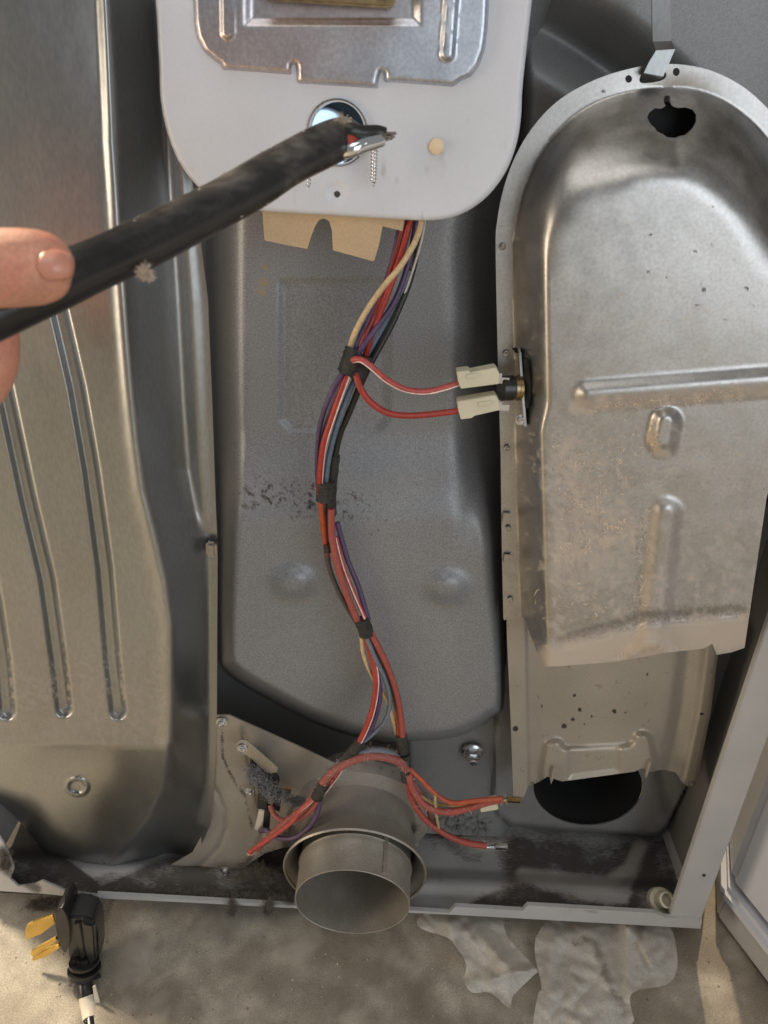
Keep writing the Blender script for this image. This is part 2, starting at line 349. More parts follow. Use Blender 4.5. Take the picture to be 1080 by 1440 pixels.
# ---- floor pan of the dryer with its lip
def pan():
    lip = [(560, 1279), (632, 1284), (640, 1275), (735, 1281), (742, 1273.5), (920, 1284), (935, 1290), (984, 1294), (986, 1306), (900, 1301), (640, 1286.5), (560, 1283)]
    sheet('pan_lip', 'whited', lip, lambda x, y: np.full(x.shape, -.003), 2.5, thick=.004, parent=dryer,
          attrs={'dirt': lambda x, y: .50*sstep(cap(x, y, (752, 1275), (842, 1283)), 7, 0)*sstep(fbm(x/17, y/9), .3, .7)})
    lip2 = [(136, 1258), (300, 1267), (420, 1274), (562, 1281), (562, 1285), (420, 1277.5), (300, 1271), (136, 1263)]
    sheet('pan_lip', 'whited', lip2, lambda x, y: np.full(x.shape, -.002), 2.5, thick=.004, parent=dryer)
    lip3 = [(-30, 1150), (0, 1178), (10, 1195), (20, 1222), (14, 1236), (26, 1247), (50, 1243), (60, 1239), (90, 1252), (140, 1260), (140, 1264), (60, 1257), (0, 1253), (-30, 1251)]
    sheet('corner_bracket', 'whited', lip3, lambda x, y: np.full(x.shape, -.004), 3, thick=.002, parent=dryer,
          attrs={'dirt': lambda x, y: .62*sstep(cap(x, y, (4, 1195), (10, 1225), (52, 1250)), 16, 2)})
    out = [(-30, 1120), (300, 1130), (400, 1120), (560, 1080), (700, 1140), (960, 1150), (1000, 1200), (986, 1300), (900, 1296), (640, 1284), (420, 1275), (140, 1262), (-30, 1254)]
    def Y(x, y):
        lo = lin(x, (-30, 1247), (140, 1258), (420, 1272), (640, 1281), (986, 1298)); h = (lo-y)
        s = .003+h*.00078                         # runs back from the lip
        ridge = lo-52
        return s+.010*sstep(y, ridge+10, ridge-8)-.004*sstep(y, ridge+34, ridge+12)
    def dirt(x, y):
        n = fbm(x/26, y/20); a = 0*x
        a = np.maximum(a, sstep(sd(x, y, [(712, 1165), (935, 1178), (930, 1215), (880, 1250), (800, 1240), (700, 1235), (690, 1195)]), -10, 22)*.85)
        a = np.maximum(a, sstep(sd(x, y, [(640, 1278), (700, 1250), (740, 1240), (800, 1262), (880, 1270), (960, 1290), (900, 1300), (760, 1290)]), -8, 10)*.95)
        a = np.maximum(a, sstep(sd(x, y, [(915, 1175), (1000, 1175), (1000, 1300), (870, 1300), (885, 1240)]), -4, 14)*1.0)
        a = np.maximum(a, sstep(sd(x, y, [(300, 1170), (420, 1160), (430, 1280), (360, 1262), (280, 1262), (200, 1264), (90, 1262), (150, 1240)]), -8, 10)*.92)
        a = np.maximum(a, sstep(sd(x, y, [(590, 1120), (700, 1145), (705, 1165), (640, 1185), (590, 1178)]), -10, 12)*.95)
        a = np.maximum(a, .55*sstep(cap(x, y, (640, 1185), (700, 1170), (930, 1180)), 30, 6))
        a = np.maximum(a, sstep(sd(x, y, [(-30, 1100), (60, 1180), (140, 1240), (150, 1262), (-30, 1262)]), -2, 6)*1.)
        a = np.maximum(a, .40*sstep(n, .45, .7))
        return np.minimum(a, .86)*(.50+.85*n)
    rust = lambda x, y: .66*sstep(cap(x, y, (725, 1198), (728, 1222)), 44, 4)+.52*sstep(cap(x, y, (715, 1262), (800, 1268)), 30, 6)
    dust = lambda x, y: .62*sstep(cap(x, y, (735, 1230), (800, 1238), (850, 1246), (885, 1222), (900, 1190)), 20, 4)
    sheet('base_pan', 'pan', out, Y, 3.2, thick=.002, parent=dryer, attrs={'dirt': dirt, 'rust': rust, 'dust': dust})
    o = lathe('nylon_spout', [(-.004, .012), (.004, .0115), (.005, .008), (.018, .0075), (.0185, .0055), (.010, .005)], (.05, -.55, .8), at(928, 1266, .022), 'cream', dryer, 20)
pan()

# ---- rear bulkhead: speckled grey pressing that carries the drum
BULGE = smooth_poly([(286, -60), (288, 200), (292, 420), (298, 600), (306, 740), (308, 900), (318, 945), (380, 985), (450, 1020), (520, 1042), (590, 1048), (650, 1040), (695, 1015), (718, 975), (722, 720), (722, 500), (722, 340), (740, 200), (764, 60), (800, -60)], 4)
HOLE = ell(827, 1106, 77, 55, 40)
def drum_y(x, y):
    b = sd(x, y, BULGE)
    wl = np.where(x < 500, lin(y, (300, 66), (620, 56), (760, 34), (900, 24), (1100, 20)), lin(y, (0, 80), (350, 112), (620, 96), (760, 52), (1000, 22)))
    t = np.clip(b/wl, 0, 1); prof = 1-(1-t)**2.8
    low = sstep(y, 600, 740)                          # lower half stands proud, dust lies on the ledge
    Y = .145-(.085+.022*low)*prof
    rect = sd(x, y, [(395, 395), (545, 395), (545, 590), (530, 605), (410, 605), (395, 590)])
    Y = Y+.0030*sstep(rect, -7, 7)*prof
    for cx, cy in ((412, 820), (628, 826)): Y = Y-.0075*np.exp(-(((x-cx)/28)**2+((y-cy)/21)**2)**1.4)
    Y = Y+.006*np.exp(-((x-668)/20)**2)*sstep(y, 430, 520)*sstep(y, 790, 700)
    return Y
def bulk_y(x, y):
    Y = np.full(np.shape(x), .150)
    pl = sd(x, y, [(690, 1000), (685, 1120), (692, 1150), (716, 1166), (800, 1174), (925, 1181), (944, 1168), (1000, 1060), (1090, 860), (1130, 700), (900, 700), (720, 800)])
    Y = Y-.076*sstep(pl, -3, 10)
    flat = sd(x, y, [(560, 1000), (720, 900), (720, 1200), (560, 1200)]); Y = np.minimum(Y, .150-.067*sstep(flat, -30, 20))
    Y = Y+.004*np.exp(-(cap(x, y, (930, 1085), (944, 1140))/11)**2)
    rr = np.hypot(x-470, (y-640)*.97)                 # round drum housing edge, upper right
    ann = sstep(y, 720, 560)*sstep(x, 705, 750); Y = Y-ann*(.045+.030*sstep(rr, 640, 740)-.010*np.exp(-((rr-655)/30)**2)+.010*np.exp(-((rr-590)/34)**2))
    return Y
def bulk():
    out = [(262, -60), (1130, -60), (1130, 860), (1040, 1015), (955, 1186), (690, 1176), (600, 1172), (560, 1130), (300, 1120), (262, 1000)]
    bd = lambda x, y: .5*sstep(sd(x, y, [(560, 1105), (690, 1150), (690, 1178), (560, 1160)]), -20, 10)
    bulkhead = sheet('bulkhead', 'bulk2', out, bulk_y, 3.6, holes=[HOLE], thick=.0015, parent=dryer, attrs={'dirt': bd})
    for v in bulkhead.data.vertices: v.co.x = min(v.co.x, .3082)      # stops at the side sheet
    dirt = lambda x, y: (.37*sstep(cap(x, y, (360, 690), (430, 705), (520, 735)), 64, 6)*(.5+.5*sstep(fbm(x/9, y/8), .40, .62))+.36*sstep(cap(x, y, (345, 700), (600, 690)), 50, 5)*sstep(fbm(x/5+9, y/5), .45, .7))
    dust = lambda x, y: .36*sstep(cap(x, y, (340, 690), (600, 680)), 70, 10)*sstep(y, 600, 680)+.9*sstep(cap(x, y, (372, 380), (368, 408)), 13, 5)*sstep(fbm(x/5, y/5), .30, .5)+.34*sstep(cap(x, y, (390, 842), (440, 846)), 10, 2)+.34*sstep(cap(x, y, (608, 850), (640, 852)), 8, 2)+.22*sstep(y, 760, 1000)
    sheet('drum_back', 'bulk', BULGE, drum_y, 3.2, thick=.012, parent=dryer, attrs={'dirt': dirt, 'dust': dust})
    # black cup added behind the round opening to give its inner darkness
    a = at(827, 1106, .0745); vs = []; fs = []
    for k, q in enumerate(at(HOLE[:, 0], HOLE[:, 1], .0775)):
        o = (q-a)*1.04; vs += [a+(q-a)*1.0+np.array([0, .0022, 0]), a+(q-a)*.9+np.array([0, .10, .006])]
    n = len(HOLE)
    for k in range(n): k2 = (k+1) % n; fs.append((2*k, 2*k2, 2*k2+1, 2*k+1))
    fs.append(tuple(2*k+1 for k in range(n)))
    mesh('hole_shade_cup', vs, fs, 'dark', dryer)
    n = at(664, 1056, .080)
    lathe('mounting_nut', [(0, .0105), (.002, .0105), (.0035, .0085)], (0, -1, -.12), n, 'zinc', dryer, 24)
    lathe('mounting_nut', [(.003, .0072), (.009, .0070), (.010, .0058)], (0, -1, -.12), n, 'zinc', dryer, 6)
    lathe('mounting_stud', [(.008, .0042), (.014, .0042), (.0145, .0028), (.010, .0024)], (0, -1, -.12), n, 'zinc', dryer, 16)
bulk()

# ---- small hardware meshes shared by their copies
def hexscrew(px, py, Y, r=.004, parent=None, m='zinc', name='hex_screw'):
    p = at(px, py, Y); o = lathe(name, [(0, r*1.45), (r*.25, r*1.45), (r*.3, r)], (0, -1, 0), p, m, parent, 18)
    h = lathe('screw_head', [(r*.2, r), (r*1.0, r*.97), (r*1.15, r*.75), (r*.95, r*.5)], (0, -1, 0), p, m, o, 6); return o
def rivet(px, py, Y, r, parent, m='galv'):
    return lathe('rivet', [(0, r), (r*.35, r*.93), (r*.55, r*.6), (r*.42, r*.4), (r*.35, .0001)], (0, -1, 0), at(px, py, Y), m, parent, 14)

# ---- heater duct on the right
SHO = [(738, 1000), (728, 700), (724, 520), (722, 360), (727, 310), (738, 268), (758, 222), (790, 180), (832, 148), (880, 130), (930, 123), (985, 128), (1035, 152), (1080, 195), (1120, 260), (1140, 340), (1150, 520), (1150, 1000)]
FOUT = [(708, 872), (706, 790), (704, 640), (700, 500), (697, 350), (699, 312), (707, 270), (722, 226), (747, 182), (782, 144), (826, 117), (876, 99), (930, 90), (985, 95), (1032, 114), (1070, 143), (1110, 190), (1145, 250), (1165, 330), (1170, 420), (1095, 640), (1078, 700), (1047, 911), (1030, 917), (1008, 921), (1002, 905), (990, 912), (935, 918), (900, 925), (860, 931), (800, 936), (763, 938), (736, 868)]
SHO = smooth_poly(SHO, 5, False); FOUT = np.concatenate([FOUT[:3], smooth_poly(FOUT[3:20], 5, False), FOUT[20:]])
def crest_w(x, y):
    return 42-9*sstep(y, 560, 612)+lin(y, (100, 128), (360, 0))*sstep(x, 735, 900)
APPLE = np.array([(935, 134), (933, 142), (936, 149), (930, 153), (921, 152), (913, 158), (910, 165), (914, 174), (921, 180), (924, 185), (933, 189), (938, 193), (950, 194), (957, 191), (964, 190), (974, 181), (979, 171), (979, 162), (974, 154), (964, 151), (953, 152), (945, 149), (942, 143), (942, 135)], float)
def duct_y(x, y):
    d = sd(x, y, SHO); t = np.clip(d/crest_w(x, y), -.2, 1.6)
    k = .20; hmix = np.clip(.5+.5*(1-t)/k, 0, 1); t = (1-hmix)+t*hmix-k*hmix*(1-hmix)
    ws = 62+lin(y, (90, 170), (300, 60), (480, 0))*sstep(x, 745, 880)            # the top is one soft dome
    soft = 1-(1-np.clip(d/ws, 0, 1))**2.3
    up = sstep(y, 430, 250); t = t*(1-up)+soft*up
    t = np.where(d < 0, 0, np.clip(t, 0, 1))
    Y = .030-.048*t
    face = sstep(t, .8, 1)
    Y = Y-.004*np.clip((x-770)/300, 0, 1)*face*np.clip((1300-x)/500, 0, 1)
    q = cap(x, y, (828, 556), (1110, 534)); Y = Y-.0048*face*sstep(q, 25, 2)
    q = cap(x, y, (937, 594), (932, 620)); Y = Y-.0065*sstep(q, 26, 6)
    q = cap(x, y, (938, 722), (917, 905)); Y = Y-.0045*sstep(q, 27, 5)
    Y = Y+.0025*sstep(cap(x, y, (790, 905), (905, 872), (1040, 862)), 12, 3)*(y > 700)
    Y = Y-.003*sstep(cap(x, y, (890, 918), (905, 905), (925, 905), (945, 920)), 12, 3)
    Y = Y+.006*np.exp(-(np.hypot(x-945, (y-172))/50)**2)+.0014*np.exp(-(cap(x, y, (950, 195), (953, 225))/9)**2)
    Y = Y+.0005*(fbm(x/110, y/110)-.5)*face
    return Y
duct = None
def heater():
    slot = smooth_poly([(899, 113), (903, 104), (918, 101), (934, 100), (937, 106), (933, 112), (918, 116), (903, 117)], 3)
    dust = lambda x, y: (.62*sstep(cap(x, y, (810, 572), (960, 558), (1080, 548)), 16, 4)
                         + .44*sstep(cap(x, y, (800, 640), (820, 720), (800, 780), (860, 745)), 85, 5)*(.35+.65*sstep(fbm(x/5, y/6), .35, .65))+(.24*sstep(y, 580, 860)*(.6+.4*sstep(fbm(x/5, y/5), .35, .65))+.12*sstep(y, 540, 640))*sstep(x, 762, 785)
                         + .66*sstep(cap(x, y, (770, 925), (900, 905), (1045, 890)), 34, 4)+.72*sstep(cap(x, y, (915, 612), (925, 636), (938, 638)), 10, 2)+.30*sstep(y, 250, 480)*sstep(fbm(x/10, y/10), .55, .72))
    dirt = lambda x, y: (.34*sstep(cap(x, y, (800, 905), (900, 872), (1045, 858)), 22, 3)+.26*sstep(np.abs(x-905+.09*(y-700)), 16, 2)*sstep(y, 690, 730)*sstep(y, 880, 850)  # second term paints the shade on the channel's left side
                         +.20*sstep(fbm(x/4, y/4), .52, .75)*sstep(y, 200, 330)+ sum(.62*sstep(np.hypot(x-a, y-c), r*1.1, r*.3) for a, c, r in ((912, 382, 4), (990, 408, 5), (978, 353, 4), (1050, 405, 4), (980, 430, 3), (1020, 450, 3), (937, 390, 3), (1060, 430, 3), (848, 128, 4), (777, 661, 3), (705, 318, 3), (1003, 291, 3), (915, 330, 3))))
    global duct
    o = sheet('heater_duct_cover', 'galv', FOUT, duct_y, 3.0, holes=[APPLE, slot, ell(884, 111, 5, 5.5, 14), ell(951, 101, 5, 6, 14)], thick=.0012, parent=dryer, attrs={'dust': dust, 'dirt': dirt}, ang=60)
    duct = o
    # black sheet added inside so the torn hole looks dark
    sheet('duct_shade_sheet', 'dark', [(740, 300), (770, 240), (830, 175), (925, 142), (1000, 150), (1060, 190), (1110, 260), (1120, 500), (1040, 700), (760, 700)], lambda x, y: np.full(x.shape, .034), 12, parent=o)
    # right wall and left lower wall of the cover, behind the face
    W = [(1096, 640), (1078, 700), (1047, 911)]
    vs = []; fs = []
    for (a, b) in W:
        p = at(a, b, duct_y(np.array([a]), np.array([b]))[0]); vs += [p+np.array([-.0005, .0006, 0]), np.array([p[0]+.006, .040, p[2]])]
    for i in range(2): fs.append((2*i, 2*i+1, 2*i+3, 2*i+2))
    mesh('cover_wall', vs, fs, 'galv', o)
    # back plate: left strip with its fold and the lower half
    BP = [(697, 352), (716, 352), (733, 640), (760, 800), (1010, 900), (1009, 925), (1000, 1000), (988, 1060), (978, 1104), (966, 1106), (957, 1098), (950, 1086), (930, 1082), (915, 1086), (903, 1080), (893, 1085), (790, 1099), (770, 1092), (757, 1100), (742, 1106), (737, 1121), (722, 1121), (718, 1010), (713, 900), (711, 795), (705, 640)]
    def by(x, y):
        Y = np.full(x.shape, .040)
        e = x-lin(y, (352, 722), (640, 731), (870, 737), (1121, 741)); Y = Y+.0045*sstep(e, 0, 6)*(y > 800)
        rx = lin(y, (900, 1003), (1000, 991), (1106, 968)); Y = Y+.004*np.exp(-((x-rx+34)/11)**2)-.006*sstep(np.abs(x-rx), 18, 6)*(y > 850)
        br = sd(x, y, smooth_poly([(764, 1052), (772, 1041), (788, 1040), (798, 1050), (840, 1049), (884, 1045), (892, 1032), (906, 1029), (918, 1042), (916, 1092), (840, 1104), (764, 1106)], 4)); Y = Y-.007*sstep(br, -3, 8)
        br = sd(x, y, [(800, 1056), (872, 1050), (870, 1085), (800, 1094)]); Y = Y+.0035*sstep(br, -4, 5)
        return Y
    bd = lambda x, y: sum(.95*sstep(np.hypot(x-a, y-c), r, r*.4) for a, c, r in ((808, 978, 4), (815, 998, 4.5), (864, 1000, 5), (806, 1012, 4.5), (793, 1021, 6), (833, 1008, 3), (822, 1018, 3), (879, 1002, 3), (905, 1020, 3), (910, 948, 3), (762, 993, 3)))+.5*sstep(y, 1090, 1100)*(x > 745)
    bk = sheet('duct_back_plate', 'plate', BP, by, 2.6, holes=[ell(725, 1025, 4.2, 4.2, 12), ell(987, 1004, 3.5, 2, 10)], thick=.001, parent=dryer, attrs={'dirt': bd, 'rust': lambda x, y: .35*sstep(fbm(x/14, y/14), .55, .75)}, ang=55)
    for a, c in ((777, 1092), (911, 1084)):        # two bent tabs that hook over the opening
        p = at(a, c, .033); extrude('hook_tab', [p+np.array(q) for q in ((-.001, 0, .010), (.001, 0, .010), (.0012, 0, -.004), (.0, 0, -.010), (-.001, 0, -.004))], (0, .008, 0), 'plate', bk, .0003)
    for (a, c) in ((707, 347), (712, 497), (713, 630), (715, 743), (718, 843)): rivet(a, c, .0285, .0021, bk)
    for (a, c, h) in ((712, 728, 9), (713, 786, 9)):
        p = at(a, c, .0285); s = .00048*h; extrude('lock_tab', [p+np.array(q) for q in ((-.0026, 0, -s), (.0026, 0, -s), (.0026, 0, s), (-.0026, 0, s))], (0, -.0012, 0), 'galv', bk, .0003)
    # lint flakes lying on the cover
    g = np.random.default_rng(11); vs = []; fs = []
    spots = [((790, 640), (880, 660), 46, 150), ((800, 690), (840, 720), 34, 130), ((790, 770), (835, 770), 22, 70), ((845, 742), (880, 738), 9, 70), ((830, 575), (1040, 555), 9, 170), ((775, 850), (880, 850), 34, 50), ((860, 920), (960, 915), 10, 50), ((780, 320), (1000, 480), 80, 12), ((918, 600), (922, 634), 6, 40), ((905, 720), (903, 850), 10, 50), ((875, 575), (900, 720), 30, 70)]
    for a, b, sp, n in spots:
        for _ in range(n):
            t = g.random(); c = np.array(a)*(1-t)+np.array(b)*t+g.normal(size=2)*sp*.5
            if sd(np.array([c[0]]), np.array([c[1]]), FOUT)[0] < 6: continue
            th = g.random()*6.28
            q = c.copy(); k = len(vs); m_ = g.integers(2, 5); wd = .25+g.random()*.45
            for s in range(m_+1):
                nrm = np.array([-math.sin(th), math.cos(th)])*wd*(1 if s in (0, m_) else 1.3)*.6
                for sg in (1, -1):
                    w_ = q+sg*nrm; y_ = duct_y(np.array([w_[0]]), np.array([w_[1]]))[0]; vs.append(at(w_[0], w_[1], y_-.0002-.0002*g.random()))
                th += g.normal()*.7; q = q+np.array([math.cos(th), math.sin(th)])*(1.2+2*g.random())
            for s in range(m_): fs.append((k+2*s, k+2*s+1, k+2*s+3, k+2*s+2))
    fl = mesh('lint_flakes', vs, fs, 'dust', o, smooth=False); fl['kind'] = 'stuff'
    # hanger strap over the top
    L = [(929, -40, .040), (930, 20, .036), (931, 58, .032), (936, 70, .024), (925, 92, .0235), (919, 105, .0235), (914, 112, .034)]
    wpx = [24, 26, 26, 27, 27, 27, 26]; vs = []; fs = []
    sk = [(0, 0), (1, 0), (2, -1), (4, -2), (9, 5), (9, 5), (9, 4)]
    for (a, c, y_), w_, (dx, dy) in zip(L, wpx, sk):
        for sx in (-.5, .5):
            p = at(a+sx*w_, c+(dy*sx*1.0), y_); vs += [p, p+np.array([0, .0012, .0])]
    for i in range(len(L)-1):
        k = 4*i; fs += [(k, k+4, k+6, k+2), (k+1, k+3, k+7, k+5), (k, k+1, k+5, k+4), (k+2, k+6, k+7, k+3)]
    mesh('hanger_strap', vs, fs, 'galv_dull', dryer, ang=25)
heater()

# ---- thermostat in the duct wall with two nylon connectors
def thermostat():
    ax = np.array([-1, -.22, -.02]); p = at(734, 545, .006)
    br = [at(a, c, y_) for a, c, y_ in ((730, 497, .010), (733, 495, .010), (741, 600, .004), (737, 600, .004))]
    t = extrude('thermostat_bracket', br, (.001, .014, 0), 'zinc', dryer, .0002)
    gp = [at(a, c, y_) for a, c, y_ in ((736, 504, .006), (742, 508, .004), (746, 535, .002), (746, 556, .002), (742, 575, .003), (738, 574, .006))]
    extrude('wall_slot', gp, (.003, .004, 0), 'dark', dryer, .0002)
    o = at(731, 545, .010)
    lathe('thermostat_body', [(0, .0085), (.002, .0085)], ax, o, 'bronze', t, 20)
    lathe('thermostat_cap', [(.002, .0078), (.0045, .0078), (.005, .0072)], ax, o, 'bronze', t, 20)
    lathe('thermostat_case', [(.005, .0082), (.0125, .0082), (.0135, .0074)], ax, o, 'plastic', t, 20)
    for c in (535, 573):
        q = at(703, c, .004); box('spade_terminal', q-np.array([.004, .0004, .002]), q+np.array([.006, .0004, .002]), 'zinc', t, .0002)
    hexscrew(732, 590, .008, .0026, dryer)
    tri = [at(a, c, .0265) for a, c in ((719, 489), (727, 489), (726, 497))]
    extrude('corner_notch', tri, (0, -.0008, 0), 'dark', dryer, 0)
thermostat()

# ---- blower housing (left): ribbed cover with a sloping wall and a flange
CR = ((-60, 146), (0, 150), (200, 160), (320, 170), (420, 180), (540, 190), (620, 198), (690, 207), (750, 222), (820, 238), (880, 246), (1000, 246), (1060, 243), (1110, 236), (1150, 218), (1200, 182), (1245, 150))
FI = ((-60, 214), (0, 218), (200, 232), (340, 242), (450, 248), (560, 254), (660, 262), (720, 276), (756, 288), (800, 290), (900, 291), (1000, 291), (1110, 290), (1160, 282), (1200, 262), (1250, 225))
FO = [(-60, 236), (0, 240), (200, 262), (300, 277), (420, 292), (560, 298), (700, 303), (770, 306), (860, 305.5), (1000, 305), (1080, 303), (1112, 301), (1160, 296), (1190, 282), (1222, 258)]
HOUT = [(-60, -60)]+[(b, a) for a, b in FO]+[(232, 1236), (200, 1242), (150, 1244), (118, 1236), (90, 1221), (62, 1198), (40, 1170), (18, 1145), (-2, 1128), (-60, 1080)]
RIBS = (((-40, 320), (6, 545), (40, 705), (66, 815), (82, 930), (90, 996)), ((70, 380), (108, 545), (128, 660), (147, 800), (158, 930), (166, 1000)), ((-30, 740), (-8, 850), (4, 930), (10, 1000)))
def house_y(x, y):
    c = lin(y, *CR); f_ = lin(y, *FI); t = (x-c)/(f_-c)
    k = .22; tt = np.clip(t, -1, 2); tt = np.where(tt < -k, 0, np.where(tt < k, (tt+k)**2/(4*k), tt)); kk = .14; tt = np.where(tt > 1+kk, 1, np.where(tt > 1-kk, 1-(1+kk-tt)**2/(4*kk), tt)); tt = np.clip(tt, 0, 1)
    Y = -.022+.052*tt
    Y = Y-.0022*np.exp(-((x-lin(y, (-60, 236), (200, 250), (420, 268), (660, 281), (750, 288)))/11)**2)*sstep(y, 760, 730)     # pressed step beside the flange
    face = sstep(t, .0, -.25)
    for rb in RIBS: Y = Y+.0052*face*sstep(cap(x, y, *rb), 15, 4)
    Y = Y-.0026*np.exp(-((x-c+8)/12)**2)*sstep(y, 80, 460)
    # top: the face rounds away slowly to the wall
    Y = Y+.010*sstep(y, 520, 0)*np.clip((x+10)/200, 0, 1)**2*face
    # bottom: the face leans back below the crease, round lower edge
    low = sstep(y, 1038, 1056); Y = Y+.00030*np.clip(y-1046, 0, 400)*sstep(x, 300, 225)-.002*low*face
    Y = Y+.006*np.exp(-(((x-92)/62)**2+((y-1072)/34)**2))*low
    dm = np.hypot(x-108, (y-1106)*1.25); Y = Y-.0022*sstep(dm, 19, 14)+.0030*sstep(dm, 14, 9)
    e = sd(x, y, HOUT); Y = Y+.026*np.clip(1-e/46, 0, 1)**2*sstep(y, 1085, 1150)*sstep(x, 250, 180)
    Y = Y+.0008*(fbm(x/90, y/140)-.5)
    return Y
def blower():
    dust = lambda x, y: .42*sstep(y, 780, 1000)*sstep(y, 1060, 1040)*sstep(fbm(x/5, y/5), .40, .66)*(x < 236)+.16*sstep(y, 500, 800)*(y < 1050)
    dirt = lambda x, y: .70*sstep(cap(x, y, (150, 1205), (150, 1212)), 40, 4)*sstep(fbm(x/3, y/3), .55, .72)+.42*sstep(cap(x, y, (130, 1135), (220, 1135)), 60, 4)*sstep(fbm(x/2.6, y/2.6), .62, .78)
    o = sheet('blower_housing', 'galv_dull', HOUT, house_y, 2.0, thick=.0012, parent=dryer, attrs={'dust': dust, 'dirt': dirt}, ang=60)
    tg = at(297, 772, .024); box('fold_dimple', tg-np.array([.004, .002, .007]), tg+np.array([.0042, .004, .006]), 'galv', o, .002)
    # mounting plate beside it
    PL = [(296, 1006), (322, 1006), (420, 1050), (500, 1088), (566, 1122), (590, 1150), (588, 1190), (420, 1190), (398, 1192), (372, 1200), (340, 1222), (316, 1236), (260, 1244), (220, 1246), (200, 1240), (270, 1200), (292, 1160), (296, 1080)]
    def py_(x, y):
        Y = .030+.00003*(y-1000)
        Y = Y+.0018*np.exp(-(cap(x, y, (342, 1025), (352, 1080), (364, 1130), (372, 1170), (352, 1210))/3.0)**2)
        Y = Y+.0022*np.exp(-(cap(x, y, (303, 1110), (316, 1140), (318, 1165), (308, 1192), (285, 1215), (240, 1236))/3.0)**2)
        r = np.hypot((x-500)/92, (y-1180)/78); Y = Y+.014*sstep(r, 1.14, .98)*(y < 1200)
        return Y
    pd = lambda x, y: (.62*sstep(cap(x, y, (312, 1030), (313, 1065), (322, 1085), (345, 1120), (355, 1165)), 6.5, .5)*(.6+.4*sstep(fbm(x/8, y/8), .35, .55))+.55*sstep(cap(x, y, (470, 1085), (560, 1135)), 26, 4)+.5*sstep(sd(x, y, [(320, 1215), (360, 1185), (400, 1180), (400, 1250), (200, 1250)]), -4, 14))
    p = sheet('blower_plate', 'plate', PL, py_, 2.6, thick=.0015, parent=dryer, attrs={'dirt': pd}, ang=50)
    for a, c in ((312, 1015), (317, 1224)): hexscrew(a, c, .0285, .0033, p)
    hexscrew(41, 1221, .03, .0028, dryer)
    # thermal fuse: bracket, fuse body, leads, lint
    br = [at(a, c, .014) for a, c in ((331, 1046), (337, 1040), (347, 1041), (391, 1080), (390, 1086), (380, 1088), (372, 1085), (350, 1064), (333, 1057))]
    b = extrude('fuse_bracket', br, (0, .0015, 0), 'galv', dryer, .0003); hexscrew(341, 1052, .0135, .0030, b)
    hexscrew(351, 1112, .026, .0028, b)
    fb = [at(a, c, .018) for a, c in ((352, 1068), (366, 1072), (392, 1104), (384, 1124), (362, 1110), (350, 1082))]
    extrude('fuse_body', fb, (0, .010, 0), 'plastic', b, .0012)
    for q in (((362, 1108), (372, 1112), (376, 1140), (362, 1138)), ((383, 1112), (396, 1116), (393, 1143), (384, 1138)), ((372, 1136), (380, 1138), (378, 1172), (369, 1170))):
        extrude('fuse_terminal', [at(a, c, .012) for a, c in q], (0, .006, 0), 'plastic', b, .0006)
    extrude('fuse_sleeve', [at(a, c, .012) for a, c in ((364, 1138), (373, 1141), (367, 1170), (358, 1167))], (0, .006, 0), 'label', b, .0008)
    extrude('fuse_clip', [at(a, c, .016) for a, c in ((398, 1108), (410, 1110), (408, 1118), (398, 1115))], (0, .003, 0), 'bronze', b, .0004)
    lint = fuzz('fuse_lint', [(*at(350, 1080, .012), .006), (*at(365, 1098, .010), .008), (*at(385, 1116, .010), .007), (*at(415, 1126, .012), .0035), (*at(425, 1129, .012), .003)], 2000, .006, 'lintg', b, seed=5); lint['kind'] = 'stuff'
blower()

# ---- exhaust pipe
def pipe():
    c = at(495, 1270, -.045); ax = np.array([.02, 1, .11]); ax /= np.linalg.norm(ax); R = .0490
    nz = lambda f: (lambda v: f(v))
    du = lambda v: np.clip(.60*sstep(v[:, 2]-c[2], .0, .045)*sstep(v[:, 1], -.006, .01)*(.6+.4*sstep(fbm(v[:, 0]*90, v[:, 1]*90+v[:, 2]*60), .35, .6)), 0, 1)
    lathe('exhaust_pipe', [(.0, R-.0012), (-.0004, R-.0006), (0, R), (.030, R), (.032, R+.0012), (.034, R), (.12, R*.99), (.12, R*.985), (.03, R-.0012), (.0, R-.0012)], ax, c, 'duct', dryer, 96, wob=.004, ang=40, attrs={'dirt': lambda v: np.where(np.linalg.norm(np.cross(v-c, ax), axis=1) < R*.989, .46*sstep(fbm(v[:, 0]*60+3, v[:, 1]*70+v[:, 2]*50), .3, .6), .22*sstep(fbm(v[:, 0]*120, v[:, 1]*120), .4, .6))})
    e1 = np.cross(ax, [0, 0, 1.]); e1 /= np.linalg.norm(e1); e2 = np.cross(e1, ax); dd = e2*math.cos(.55)+e1*math.sin(.55)
    sd_ = np.cross(ax, dd); extrude('pipe_seam', [c+dd*(R-.0002)+sd_*q+ax*.003 for q in (-.0022, .0022)]+[c+dd*(R+.0009)+sd_*q+ax*.003 for q in (.0018, -.0018)], ax*.10, 'duct', dryer, .0002)
    lathe('pipe_collar', [(.0275, R+.0122), (.0268, R+.0134), (.0282, R+.0142), (.0300, R+.0134), (.035, R+.0098), (.041, R+.0062), (.047, R+.0042), (.055, R+.0036), (.078, R+.004), (.080, R+.012), (.082, R+.017), (.088, R+.019), (.094, R+.019), (.094, R+.003), (.047, R+.0034), (.041, R+.0054), (.035, R+.0088), (.0300, R+.0124), (.0275, R+.0122)], ax, c, 'duct', dryer, 72, wob=.0001, ang=40, attrs={'dust': du, 'dirt': lambda v: .62*sstep(v[:, 1], .015, .04)*(v[:, 2] > c[2]+.02)*sstep(fbm(v[:, 0]*120, v[:, 1]*120), .4, .6)})
pipe()

